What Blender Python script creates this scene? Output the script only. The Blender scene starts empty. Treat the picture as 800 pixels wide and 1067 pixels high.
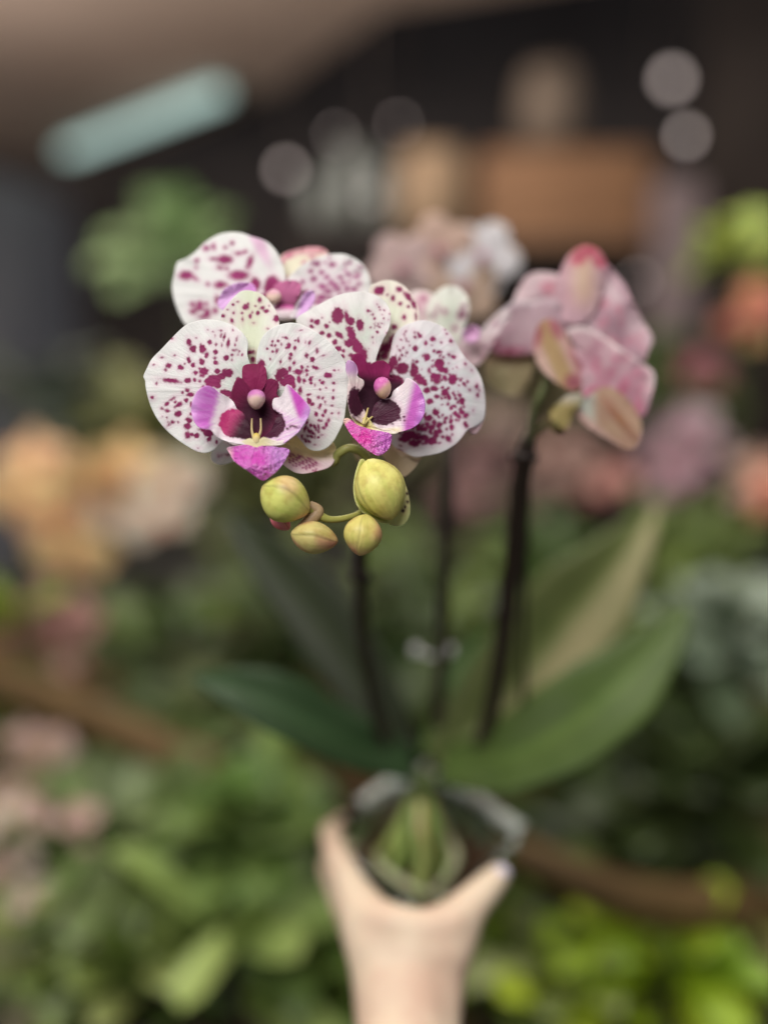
import bpy, math, random
import numpy as np
from mathutils import Vector, Matrix

rng = np.random.default_rng(7)
random.seed(7)
scene = bpy.context.scene
COL = scene.collection

# ------------------------------------------------------------------ camera model
FPX, CX, CY = 966.0, 400.0, 533.5
PITCH = math.radians(12)
CAM = np.array([0.0, 0.0, 1.5])
AX = np.array([0, math.cos(PITCH), -math.sin(PITCH)])
UP = np.array([0, math.sin(PITCH), math.cos(PITCH)])
RT = np.array([1.0, 0, 0])

def PV(x, y, d):
    x, y, d = np.broadcast_arrays(np.asarray(x, float), np.asarray(y, float), np.asarray(d, float))
    return CAM + d[..., None] * (AX + RT * ((x - CX) / FPX)[..., None] + UP * ((CY - y) / FPX)[..., None])

def P(x, y, d):
    return Vector(PV(x, y, d).tolist())

def on_plane_z(x, y, z):
    v = AX + RT * (x - CX) / FPX + UP * (CY - y) / FPX
    t = (z - CAM[2]) / v[2]
    return Vector((CAM + t * v).tolist())

def S(r, g, b):
    f = lambda c: c / 12.92 if c <= 0.04045 else ((c + 0.055) / 1.055) ** 2.4
    return (f(r / 255), f(g / 255), f(b / 255))

# ------------------------------------------------------------------ object helpers
WO = {}

def link(o, parent, origin):
    COL.objects.link(o)
    WO[o] = Vector(origin)
    if parent is not None:
        o.parent = parent
        o.location = WO[o] - WO[parent]
    else:
        o.location = WO[o]
    return o

def empty(name, origin, parent=None):
    o = bpy.data.objects.new(name, None)
    o.empty_display_size = 0.02
    return link(o, parent, origin)

def tag(o, label=None, cat=None, group=None, kind=None):
    if label: o['label'] = label
    if cat: o['category'] = cat
    if group: o['group'] = group
    if kind: o['kind'] = kind
    return o

def mk(name, verts, faces, mat, parent=None, origin=None, attrs=None, smooth=True, solid=None):
    V = np.asarray(verts, float)
    o0 = V.mean(0) if origin is None else np.asarray(origin, float)
    me = bpy.data.meshes.new(name)
    me.from_pydata((V - o0).tolist(), [], [list(map(int, f)) for f in faces])
    if smooth:
        me.polygons.foreach_set('use_smooth', [True] * len(me.polygons))
    for k, a in (attrs or {}).items():
        a = np.asarray(a, float)
        if a.ndim == 1:
            at = me.attributes.new(k, 'FLOAT', 'POINT')
            at.data.foreach_set('value', a.astype(np.float32))
        else:
            at = me.attributes.new(k, 'FLOAT_COLOR', 'POINT')
            c = np.ones((len(a), 4), np.float32); c[:, :3] = a
            at.data.foreach_set('color', c.ravel())
    me.materials.append(mat)
    me.update()
    o = bpy.data.objects.new(name, me)
    if solid:
        m = o.modifiers.new('thickness', 'SOLIDIFY'); m.thickness = solid; m.offset = 0
    return link(o, parent, o0.tolist())

# ------------------------------------------------------------------ materials
class NT:
    def __init__(s, name):
        s.m = bpy.data.materials.new(name); s.m.use_nodes = True
        s.t = s.m.node_tree; s.t.nodes.clear()
        s.out = s.n('ShaderNodeOutputMaterial')
    def n(s, ty, **kw):
        nd = s.t.nodes.new(ty)
        for k, v in kw.items():
            if k.startswith('_'): setattr(nd, k[1:], v)
            else: nd.inputs[k.replace('__', ' ')].default_value = v
        return nd
    def l(s, a, b): s.t.links.new(a, b)
    def attr(s, name):
        a = s.n('ShaderNodeAttribute'); a.attribute_name = name; return a
    def mix(s, fac, a, b, blend='MIX'):
        nd = s.t.nodes.new('ShaderNodeMix'); nd.data_type = 'RGBA'; nd.blend_type = blend
        for sock, v in ((nd.inputs[0], fac), (nd.inputs[6], a), (nd.inputs[7], b)):
            if hasattr(v, 'links'): s.l(v, sock)
            elif isinstance(v, (int, float)): sock.default_value = v
            else: sock.default_value = (*v, 1)
        return nd.outputs[2]
    def ramp(s, v, lo, hi, smooth=True, to=(0, 1)):
        nd = s.t.nodes.new('ShaderNodeMapRange')
        nd.interpolation_type = 'SMOOTHSTEP' if smooth else 'LINEAR'
        s.l(v, nd.inputs[0]); nd.inputs[1].default_value = lo; nd.inputs[2].default_value = hi
        nd.inputs[3].default_value, nd.inputs[4].default_value = to
        return nd.outputs[0]
    def math(s, op, a, b=None):
        nd = s.t.nodes.new('ShaderNodeMath'); nd.operation = op
        for i, v in enumerate((a, b)):
            if v is None: continue
            if hasattr(v, 'links'): s.l(v, nd.inputs[i])
            else: nd.inputs[i].default_value = v
        return nd.outputs[0]
    def noise(s, vec, scale, detail=3, rough=.5):
        nd = s.n('ShaderNodeTexNoise', Scale=scale, Detail=detail, Roughness=rough)
        if vec is not None: s.l(vec, nd.inputs['Vector'])
        return nd.outputs[0]

def principled(t, base, rough=.5, spec=.4, bump=None, bs=.2, bd=.001, trans=0.0, **kw):
    p = t.n('ShaderNodeBsdfPrincipled', Roughness=rough)
    p.inputs['Specular IOR Level'].default_value = spec
    if hasattr(base, 'links'): t.l(base, p.inputs['Base Color'])
    else: p.inputs['Base Color'].default_value = (*base, 1)
    for k, v in kw.items(): p.inputs[k.replace('__', ' ')].default_value = v
    nrm = None
    if bump is not None:
        b = t.n('ShaderNodeBump', Strength=bs, Distance=bd); t.l(bump, b.inputs['Height'])
        t.l(b.outputs[0], p.inputs['Normal']); nrm = b.outputs[0]
    if trans > 0:
        tr = t.n('ShaderNodeBsdfTranslucent')
        if hasattr(base, 'links'): t.l(base, tr.inputs['Color'])
        else: tr.inputs['Color'].default_value = (*base, 1)
        if nrm: t.l(nrm, tr.inputs['Normal'])
        mx = t.n('ShaderNodeMixShader', Fac=trans)
        t.l(p.outputs[0], mx.inputs[1]); t.l(tr.outputs[0], mx.inputs[2])
        t.l(mx.outputs[0], t.out.inputs[0])
    else:
        t.l(p.outputs[0], t.out.inputs[0])
    return t.m

def petal_mat(name, rough=.45, trans=.28, spec=.3, wet=0.0, soft=1.05):
    t = NT(name)
    co = t.n('ShaderNodeTexCoord').outputs['Object']
    pu, pv = t.attr('pu').outputs['Fac'], t.attr('pv').outputs['Fac']
    cv = t.n('ShaderNodeCombineXYZ'); t.l(t.math('MULTIPLY', pu, 14.0), cv.inputs[0]); t.l(t.math('MULTIPLY', pv, .018), cv.inputs[1])
    vein = t.noise(cv.outputs[0], 1.0, 4, .6)
    fine = t.noise(co, 1500, 2)
    blot = t.noise(co, 120, 3)
    sd = t.math('ADD', t.attr('spot').outputs['Fac'], t.math('MULTIPLY', t.math('SUBTRACT', t.noise(co, 700, 3), .47), 2.6))
    fac = t.ramp(sd, -soft, soft)
    halo = t.math('MULTIPLY', t.ramp(sd, -5.0, .3), .22)
    base = t.mix(t.ramp(vein, .35, .7, to=(0, .10)), t.attr('col').outputs['Color'], (.70, .72, .70), 'MULTIPLY')
    base = t.mix(t.ramp(blot, .4, .75, to=(0, .10)), base, (.86, .80, .84), 'MULTIPLY')
    base = t.mix(halo, base, (.85, .32, .58), 'MULTIPLY')
    sc = t.mix(t.ramp(blot, .3, .7), t.attr('scol').outputs['Color'], (1.35, 1.6, 1.5), 'MULTIPLY')
    base = t.mix(t.math('MULTIPLY', fac, .985), base, sc)
    h = t.math('ADD', t.math('MULTIPLY', vein, 1.0), t.math('MULTIPLY', fine, .35))
    m = principled(t, base, rough, spec, h, .55, .0009, trans)
    pr = [n for n in t.t.nodes if n.type == 'BSDF_PRINCIPLED'][0]
    if soft > 3:
        pb = t.mix(t.ramp(t.noise(co, 70, 4, .65), .35, .65, to=(0, .55)), base, (.84, .68, .77), 'MULTIPLY')
        for lk in list(pr.inputs['Base Color'].links): t.t.links.remove(lk)
        t.l(pb, pr.inputs['Base Color'])
    t.l(t.ramp(sd, -soft, soft, to=(spec, spec * .35)), pr.inputs['Specular IOR Level'])
    return m

M_PETAL = petal_mat('petal_tissue')
M_PETAL_SOFT = petal_mat('petal_tissue_soft', soft=1.9)
M_PETAL_BACK = petal_mat('petal_back_tissue', rough=.6, spec=.2, soft=5.0)
M_LIP = petal_mat('lip_tissue', rough=.3, trans=.1, spec=.5)

def glitter_lip():
    t = NT('lip_glossy')
    co = t.n('ShaderNodeTexCoord').outputs['Object']
    n1 = t.noise(co, 520, 3, .6); n2 = t.noise(co, 190, 2)
    base = t.mix(t.ramp(n2, .35, .7, to=(0, .4)), t.attr('col').outputs['Color'], S(232, 170, 232))
    base = t.mix(t.ramp(n1, .62, .72, to=(0, .35)), base, (.9, .75, .9))
    return principled(t, base, .16, .75, t.math('ADD', n1, t.math('MULTIPLY', n2, .8)), .9, .003, .08)
M_MID = glitter_lip()

def tissue(name, rough=.45, spec=.35, nscale=160, streak=None, trans=0.0, dark=(.7, .55, .5)):
    """plant tissue coloured by the col attribute, mottled"""
    t = NT(name)
    co = t.n('ShaderNodeTexCoord').outputs['Object']
    n = t.noise(co, nscale, 4, .6); f = t.noise(co, nscale * 7, 2)
    base = t.mix(t.ramp(n, .4, .75, to=(0, .55)), t.attr('col').outputs['Color'], dark, 'MULTIPLY')
    base = t.mix(t.ramp(f, .62, .75, to=(0, .25)), base, (.45, .3, .3), 'MULTIPLY')
    if streak:
        pu, pv = t.attr('pu').outputs['Fac'], t.attr('pv').outputs['Fac']
        cv = t.n('ShaderNodeCombineXYZ'); t.l(t.math('MULTIPLY', pu, streak), cv.inputs[0]); t.l(t.math('MULTIPLY', pv, .7), cv.inputs[1])
        v = t.noise(cv.outputs[0], 1.0, 3)
        base = t.mix(t.ramp(v, .45, .7, to=(0, .35)), base, (.55, .7, .35), 'MULTIPLY')
    return principled(t, base, rough, spec, n, .25, .001, trans)
M_BUD = tissue('bud_skin', streak=5.0, nscale=220, dark=(.62, .46, .36))
M_STEM = tissue('stem_skin', rough=.5)
M_LEAF = tissue('leaf_skin', rough=.45, spec=.14, nscale=45, streak=5.0, trans=.06, dark=(.6, .7, .6))
M_BGLEAF = tissue('foliage_skin', rough=.42, spec=.4, nscale=22, trans=.12, dark=(.55, .65, .5))
M_BGPETAL = tissue('distant_petal', rough=.5, spec=.3, nscale=40, trans=.2, dark=(.8, .7, .7))

def plain(name, c1, c2, scale, rough=.6, spec=.3, detail=4, stretch=None, bs=.3, bd=.003):
    t = NT(name)
    co = t.n('ShaderNodeTexCoord').outputs['Object']
    if stretch:
        mp = t.n('ShaderNodeMapping'); mp.inputs['Scale'].default_value = stretch; t.l(co, mp.inputs[0]); co = mp.outputs[0]
    n = t.noise(co, scale, detail, .6)
    return principled(t, t.mix(t.ramp(n, .3, .7), c1, c2), rough, spec, n, bs, bd)

M_WOOD = plain('weathered_wood', S(84, 64, 38), S(112, 88, 54), 6, .6, .3, 5, (1, 14, 14))
M_CRATE = plain('orange_wood', S(112, 80, 56), S(146, 108, 78), 5, .6, .3, 5, (1, 1, 12))
M_TAN = plain('tan_wicker', S(118, 96, 76), S(146, 122, 96), 60, .7)
M_BROWN = plain('brown_paper', S(82, 70, 60), S(108, 94, 82), 12, .8)
M_DARK = plain('dark_wall_paint', S(58, 52, 50), S(76, 69, 66), 1.2, .9, .1)
M_GREYWALL = plain('grey_wall_paint', S(160, 160, 168), S(178, 177, 183), 1.5, .9, .1)
M_CEIL = plain('beige_ceiling', S(176, 152, 136), S(196, 172, 156), .8, .9, .1)
M_FLOOR = plain('floor_concrete', S(80, 78, 74), S(104, 100, 95), 2.5, .8, .2)
M_POST = plain('mauve_post_paint', S(118, 102, 104), S(140, 124, 124), 5, .7)
M_SHELF = plain('dark_shelf', S(40, 32, 28), S(58, 46, 40), 8, .7)
M_TERRA = plain('nursery_pot', S(50, 40, 36), S(72, 58, 50), 20, .5)
M_GREYPOT = plain('grey_ceramic', S(108, 112, 106), S(140, 142, 136), 8, .3, .5)
M_BARK = plain('bark_chips', S(52, 36, 24), S(92, 66, 44), 70, .85)
M_SKIN = None
def skin_mat():
    t = NT('skin')
    co = t.n('ShaderNodeTexCoord').outputs['Object']
    n = t.noise(co, 22, 3); f = t.noise(co, 500, 3)
    base = t.mix(t.ramp(n, .35, .7), S(230, 208, 182), S(214, 180, 158))
    return principled(t, base, .5, .35, f, .15, .0008, Subsurface__Weight=.05, Subsurface__Radius=(.01, .004, .002), Subsurface__Scale=.4)
M_SKIN = skin_mat()
M_NAIL = plain('nail_varnish', S(225, 214, 232), S(236, 228, 240), 30, .15, .6, bs=.02)

def clear_plastic():
    t = NT('clear_plastic')
    g = t.n('ShaderNodeBsdfGlossy', Roughness=.12); g.inputs['Color'].default_value = (.9, .95, .92, 1)
    tr = t.n('ShaderNodeBsdfTransparent'); tr.inputs['Color'].default_value = (.86, .90, .88, 1)
    d = t.n('ShaderNodeBsdfTranslucent'); d.inputs['Color'].default_value = (.7, .75, .72, 1)
    fr = t.n('ShaderNodeFresnel', IOR=1.45)
    n = t.noise(t.n('ShaderNodeTexCoord').outputs['Object'], 60, 3)
    m0 = t.n('ShaderNodeMixShader'); t.l(t.ramp(n, .35, .75, to=(.02, .16)), m0.inputs[0]); t.l(tr.outputs[0], m0.inputs[1]); t.l(d.outputs[0], m0.inputs[2])
    m = t.n('ShaderNodeMixShader'); t.l(fr.outputs[0], m.inputs[0]); t.l(m0.outputs[0], m.inputs[1]); t.l(g.outputs[0], m.inputs[2])
    t.l(m.outputs[0], t.out.inputs[0])
    return t.m
M_CLEAR = clear_plastic()
M_RIM_HIGHLIGHT = plain('rim_highlight_plastic', S(222, 228, 220), S(238, 242, 236), 30, .25, .5, bs=.05)
M_CLIP = plain('white_clip_plastic', S(225, 225, 225), S(240, 240, 240), 30, .12, .8, bs=.02)

def emit(name, col, strength):
    t = NT(name)
    n = t.noise(t.n('ShaderNodeTexCoord').outputs['Object'], 3, 2)
    e = t.n('ShaderNodeEmission'); t.l(t.mix(t.ramp(n, .3, .7, to=(0, .3)), col, tuple(c * .8 for c in col)), e.inputs[0])
    e.inputs[1].default_value = strength
    t.l(e.outputs[0], t.out.inputs[0])
    return t.m

# ------------------------------------------------------------------ shape helpers
def catmull(pts, closed, per=12):
    p = np.asarray(pts, float); n = len(p); out = []
    segs = n if closed else n - 1
    for i in range(segs):
        if closed: a, b, c, d = p[(i - 1) % n], p[i], p[(i + 1) % n], p[(i + 2) % n]
        else: a, b, c, d = p[max(i - 1, 0)], p[i], p[i + 1], p[min(i + 2, n - 1)]
        for t in np.arange(per) / per:
            out.append(.5 * (2 * b + (c - a) * t + (2 * a - 5 * b + 4 * c - d) * t * t + (3 * b - a - 3 * c + d) * t ** 3))
    if not closed: out.append(p[-1])
    return np.array(out)

def resample(poly, n):
    q = np.vstack([poly, poly[:1]]); L = np.r_[0, np.cumsum(np.linalg.norm(np.diff(q, axis=0), axis=1))]
    s = np.linspace(0, L[-1], n, endpoint=False)
    return np.stack([np.interp(s, L, q[:, k]) for k in range(q.shape[1])], 1)

def Z(x0, y0, s, pts):
    out = []
    for p in pts: out.append((x0 + p[0] / s, y0 + p[1] / s))
    return out

def ZS(x0, y0, s, spots):
    return [(x0 + p[0] / s, y0 + p[1] / s, p[2] / s, p[3] / s, p[4] if len(p) > 4 else 0) for p in spots]

def spot_field(x, y, spots):
    sd = np.full(x.shape, -30.0)
    w = 1.2 * np.sin(x * .9 + 1.3 * np.sin(y * .7)) * np.cos(y * .8 + np.sin(x * .5))
    for (cx, cy, rx, ry, a) in spots:
        ca, sa = math.cos(math.radians(a)), math.sin(math.radians(a))
        dx, dy = x - cx, y - cy
        u, v = (dx * ca + dy * sa) / rx, (-dx * sa + dy * ca) / ry
        r = min(rx, ry)
        sd = np.maximum(sd, (1 - np.sqrt(u * u + v * v)) * r + w * min(.55, r * .14))
    return sd

def band(v, lo, hi):
    t = np.clip((v - lo) / (hi - lo), 0, 1); return t * t * (3 - 2 * t)

def lerpc(a, b, t):
    a = np.asarray(a, float); b = np.asarray(b, float)
    return a * (1 - t[:, None]) + b * t[:, None]

WHITE = np.array(S(240, 240, 238)); SPOT = S(134, 34, 84)

def petal(name, parent, D, outline, center, base, depth=None, spots=(), col=None, scol=SPOT, mat=None, nr=44, na=170, ripple=1.5, thick=.0004, k=5, label=None):
    mat = mat or M_PETAL
    pts = resample(catmull(outline, True), na); c = np.asarray(center, float)
    T = np.linspace(0, 1, nr + 1)[1:]
    X = (c + T[:, None, None] * (pts - c)).reshape(-1, 2); X = np.vstack([c, X])
    tt = np.r_[0, np.repeat(T, na)]; th = np.r_[0, np.tile(np.linspace(0, 2 * math.pi, na, endpoint=False), nr)]
    x, y = X[:, 0], X[:, 1]
    ph = rng.uniform(0, 6.3, 4)
    z = depth(x, y, tt) if depth else np.zeros_like(x)
    z = z + ripple * tt ** 3 * (np.sin(k * th + ph[0]) + .6 * np.sin((2 * k + 3) * th + ph[1])) + .5 * ripple * np.sin(x * .09 + ph[2]) * np.sin(y * .08 + ph[3]) * tt
    d = D * (1 + z / FPX)
    V = PV(x, y, d)
    F = [(0, 1 + j, 1 + (j + 1) % na) for j in range(na)]
    for i in range(nr - 1):
        a = 1 + i * na; b = a + na
        F += [(a + j, b + j, b + (j + 1) % na, a + (j + 1) % na) for j in range(na)]
    C = col(x, y, tt) if col else np.tile(WHITE, (len(x), 1))
    sp = spot_field(x, y, spots) if len(spots) else np.full(len(x), -30.0)
    bx, by = base
    at = dict(col=C, scol=np.tile(scol, (len(x), 1)) if not callable(scol) else scol(x, y), spot=sp,
              pu=np.arctan2(y - by, x - bx), pv=np.hypot(x - bx, y - by))
    o = mk(name, V, F, mat, parent, origin=PV(bx, by, D), attrs=at, solid=thick)
    if label: o['label'] = label
    return o

def tube(name, path, radii, mat, parent=None, col=(.1, .1, .05), n=12, per=8, cap=True, label=None, dense=True):
    p = catmull([list(q) for q in path], False, per) if dense else np.array([list(q) for q in path])
    r = np.interp(np.linspace(0, 1, len(p)), np.linspace(0, 1, len(radii)), radii)
    tn = np.gradient(p, axis=0); tn /= np.linalg.norm(tn, axis=1)[:, None] + 1e-12
    ref = np.array([1.0, 0, 0]) if abs(tn[0][0]) < .8 else np.array([0, 0, 1.0])
    V, F = [], []
    u = np.cross(tn[0], ref); u /= np.linalg.norm(u)
    for i in range(len(p)):
        u = u - tn[i] * np.dot(u, tn[i]); u /= np.linalg.norm(u); w = np.cross(tn[i], u)
        a = np.linspace(0, 2 * math.pi, n, endpoint=False)
        V.append(p[i] + r[i] * (np.cos(a)[:, None] * u + np.sin(a)[:, None] * w))
    V = np.vstack(V)
    for i in range(len(p) - 1):
        for j in range(n):
            F.append((i * n + j, i * n + (j + 1) % n, (i + 1) * n + (j + 1) % n, (i + 1) * n + j))
    if cap:
        F.append(list(range(n))[::-1]); F.append([(len(p) - 1) * n + j for j in range(n)])
    C = np.tile(col, (len(V), 1)) if not callable(col) else col(np.repeat(np.linspace(0, 1, len(p)), n), V)
    pu = np.tile(np.linspace(0, 1, n), len(p)); pv = np.repeat(np.linspace(0, 1, len(p)), n)
    o = mk(name, V, F, mat, parent, origin=p[0], attrs=dict(col=C, pu=pu, pv=pv))
    if label: o['label'] = label
    return o

def leaf_geo(path, hw, up, fold=.25, nu=28, nv=9, curl=0.0):
    p = catmull([list(q) for q in path], False, 8); s0 = np.linspace(0, 1, len(p))
    s = np.linspace(0, 1, nu); p = np.stack([np.interp(s, s0, p[:, k]) for k in range(3)], 1)
    tn = np.gradient(p, axis=0); tn /= np.linalg.norm(tn, axis=1)[:, None]
    w = np.interp(s, np.linspace(0, 1, len(hw)), hw)
    V, pu, pv = [], [], []
    for i in range(nu):
        side = np.cross(tn[i], np.asarray(up, float)); side /= np.linalg.norm(side)
        nrm = np.cross(side, tn[i])
        for v in np.linspace(-1, 1, nv):
            V.append(p[i] + side * w[i] * v + nrm * w[i] * (fold * abs(v) - curl * v * v)); pu.append(v); pv.append(s[i])
    F = [(i * nv + j, i * nv + j + 1, (i + 1) * nv + j + 1, (i + 1) * nv + j) for i in range(nu - 1) for j in range(nv - 1)]
    return np.array(V), F, np.array(pu), np.array(pv)

def leaf(name, path, hw, mat, parent, col, up=(0, 0, 1), fold=.25, curl=0.0, label=None, col2=None):
    V, F, pu, pv = leaf_geo(path, hw, up, fold, curl=curl)
    C = np.tile(col, (len(V), 1)) * (1 - .0 * pv[:, None])
    C = lerpc(np.array(col) * 1.5, np.array(col), np.clip(np.abs(pu) / .12, 0, 1))
    if col2 is not None: C = lerpc(C, np.array(col2), band(pu, .05, .3) * band(-pu, -.95, -.7))  # second colour paints glare onto one half of the blade
    o = mk(name, V, F, mat, parent, origin=V[4], attrs=dict(col=C, pu=pu, pv=pv), solid=.0014)
    if label: o['label'] = label
    return o

def bud(name, parent, x, y, D, L, W, ang, col1, col2, seam=.05, tip=1.0, phase=0.0, label=None):
    """pointed ovoid bud: long axis in image direction ang (deg, 0 = right, 90 = down), L and W half sizes in px"""
    n, m = 48, 72
    s = np.linspace(0, 1, n)
    prof = np.sin(np.pi * s) ** .62 * (1 - .16 * tip * (s - .35))
    prof /= prof.max()
    a = math.radians(ang); px = D / FPX
    ax = RT * math.cos(a) - UP * math.sin(a); sx = RT * math.sin(a) + UP * math.cos(a); sz = AX
    th = np.linspace(0, 2 * math.pi, m, endpoint=False)
    o0 = PV(x, y, D); V, pu, pv, g = [], [], [], []
    for i in range(n):
        r = W * prof[i] * (1 + .035 * np.cos(3 * th + phase))
        cr = np.zeros(m)
        for k in range(3):
            dth = (th - (phase + .6 + k * 2 * math.pi / 3 + .25 * math.sin(3 * s[i])) + math.pi) % (2 * math.pi) - math.pi
            cr = np.maximum(cr, np.exp(-(dth / .06) ** 2)) ; r = r + W * .022 * np.exp(-((dth - .13) / .1) ** 2)
        r = r * (1 - seam * cr * math.sin(math.pi * s[i]))
        V.append(o0 + ((s[i] - .5) * 2 * L * px) * ax + (r * px)[:, None] * (np.cos(th)[:, None] * sx + np.sin(th)[:, None] * sz))
        pu.append(th / 2); pv.append(np.full(m, s[i])); g.append(cr * .35)
    V = np.vstack(V); pu = np.concatenate(pu); pv = np.concatenate(pv); g = np.concatenate(g)
    nz = .5 + .5 * np.sin(pu * 4 + phase + 2 * pv) * np.cos(pv * 5 - phase)
    C = lerpc(col1, col2, np.clip(band(nz, .45, 1.0) * .75 + band(pv, .72, 1) * .5, 0, 1)) * (1 - g[:, None])
    F = [(i * m + j, i * m + (j + 1) % m, (i + 1) * m + (j + 1) % m, (i + 1) * m + j) for i in range(n - 1) for j in range(m)]
    o = mk(name, V, F, M_BUD, parent, origin=o0, attrs=dict(col=C, pu=pu, pv=pv * 3))
    if label: o['label'] = label
    return o

def blob(name, parent, x, y, D, rx, ry, rz, col, mat, ang=0.0, squash=0.0):
    """rounded knob in image-aligned axes, px sizes; col(u,v,w) with unit coordinates (w toward the viewer)"""
    n, m = 28, 40
    t = np.linspace(0, math.pi, n)[:, None]; p = np.linspace(0, 2 * math.pi, m, endpoint=False)[None]
    u, v, w = np.sin(t) * np.cos(p), np.cos(t) + 0 * p, np.sin(t) * np.sin(p)
    u, v, w = u.ravel(), v.ravel(), w.ravel()
    a = math.radians(ang); k = 1 + squash * v
    X, Y, W = u * rx * k, -v * ry, w * rz * k
    x2, y2 = x + X * math.cos(a) - Y * math.sin(a), y + X * math.sin(a) + Y * math.cos(a)
    V = PV(x2, y2, D * (1 - W / FPX))
    F = [(i * m + j, i * m + (j + 1) % m, (i + 1) * m + (j + 1) % m, (i + 1) * m + j) for i in range(n - 1) for j in range(m)]
    C = col(u, v, w)
    at = dict(col=C, scol=np.tile(SPOT, (len(V), 1)), spot=np.full(len(V), -30.0), pu=u, pv=v)
    return mk(name, V, F, mat, parent, origin=PV(x, y, D), attrs=at)

def rnd_spots(n, box, rmin, rmax, seed, keep=None):
    r = np.random.default_rng(seed); out = []
    while len(out) < n:
        x, y = r.uniform(box[0], box[2]), r.uniform(box[1], box[3])
        if keep and not keep(x, y): continue
        s = rmin + (rmax - rmin) * r.random() ** 2
        out.append((x, y, s, s * r.uniform(.6, 1.5), r.uniform(-40, 40)))
    return out

# ================================================================== THE ORCHID
ORCHID = empty('potted_orchid', P(440, 960, .60))
tag(ORCHID, 'white orchid with purple spots and green buds, held up in a clear square pot', 'orchid')

CRIM = S(142, 34, 86)
DARKC = S(88, 22, 52)
def spotmix(cx, cy, r0, r1, inner=S(120, 26, 70), outer=S(136, 36, 86)):
    def f(x, y):
        return lerpc(inner, outer, band(np.hypot(x - cx, y - cy), r0, r1))
    return f

# ---------------- flower 1 (front, facing us)
F1 = empty('flower', P(266, 415, .378), ORCHID)
F1['label'] = 'front spotted flower facing the viewer'
D1 = .372
zl = lambda L: Z(140, 320, 6.667, L)
left_out = zl([(785, 330), (790, 250), (762, 190), (705, 138), (620, 100), (500, 85), (420, 100), (350, 130), (260, 215), (190, 290), (122, 360), (88, 425), (64, 480), (76, 510), (80, 560), (105, 660), (150, 760), (210, 840), (280, 905), (350, 955), (430, 1000), (500, 1012), (562, 985), (615, 925), (700, 850), (790, 760), (835, 650), (840, 520), (815, 420)])
left_sp = ZS(140, 320, 6.667, [(382,243,16,26,-15),(408,290,24,26),(475,290,24,34,-15),(502,330,16,22),(525,243,14,16),(567,312,18,16),(560,352,13,10),(565,386,16,14),(638,353,20,19),(680,330,10,10),(680,366,8,7),(653,250,12,32,10),(700,262,7,9),(712,220,7,14,20),(625,205,9,22,15),(605,195,7,12,20),(600,160,9,5),(550,172,8,7),(562,200,6,8),(568,258,8,10),(608,262,7,10),(690,300,12,8),(710,297,9,5),(730,305,6,6),(750,330,6,9),(725,330,6,5),(685,160,6,8),(510,155,5,5),(430,213,5,4),(258,218,10,6),(282,335,7,5),(190,350,10,7),(135,400,9,5),(240,405,20,16),(218,437,11,11),(322,420,20,19),(352,395,7,7),(380,365,15,22,-20),(408,402,16,20,-20),(470,380,22,22),(425,455,18,15),(485,445,34,26),(455,428,10,10),(470,475,18,12),(418,505,12,14),(372,510,24,18),(455,515,12,12),(255,510,62,16,8),(155,530,7,9),(126,628,14,12),(368,577,17,14),(336,593,9,9),(390,607,24,15,-10),(360,647,16,15),(265,637,20,8,-35),(228,672,20,14,-30),(305,680,30,14,-35),(285,662,9,9),(193,705,11,10),(230,718,18,12),(305,740,24,22,-20),(195,760,5,5),(227,765,5,5),(268,797,16,12),(240,818,14,8,-30),(237,797,7,5),(307,800,10,8),(395,675,10,18),(395,742,10,12),(380,785,24,20),(370,828,25,22),(372,890,20,25),(430,893,22,18),(400,885,20,12),(512,875,34,28,20),(520,915,14,20,20),(480,855,35,10,10),(570,935,9,12),(445,980,8,5),(545,515,58,42,-15),(645,457,42,30),(578,445,22,18),(575,540,25,25),(480,550,14,9),(605,480,30,25),(645,600,52,24,15),(700,630,45,45),(735,555,46,66),(800,650,70,130)])
def whitecol(edge=S(240, 240, 238), tint=S(226, 234, 226), cx=0, cy=0, r=60):
    def f(x, y, t):
        return lerpc(tint, edge, band(np.hypot(x - cx, y - cy), 10, r))
    return f
petal('petal', F1, D1, left_out, (212, 400), (264, 408),
      depth=lambda x, y, t: 5 * ((x - 262) / 100) ** 2 * 2 + 3 * ((y - 395) / 70) ** 2 + 2, spots=left_sp, col=whitecol(cx=262, cy=405), nr=64, na=240, ripple=1.3, scol=spotmix(266, 410, 15, 45))
right_out = Z(250, 320, 6.667, [(115, 340), (130, 270), (160, 200), (215, 150), (280, 120), (370, 108), (460, 135), (540, 180), (620, 240), (690, 320), (730, 380), (757, 460), (765, 500), (752, 540), (745, 620), (735, 700), (720, 790), (690, 860), (650, 930), (600, 980), (530, 1000), (470, 980), (425, 930), (380, 880), (280, 800), (170, 740), (100, 680), (70, 600), (80, 500), (110, 420)])
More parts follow.
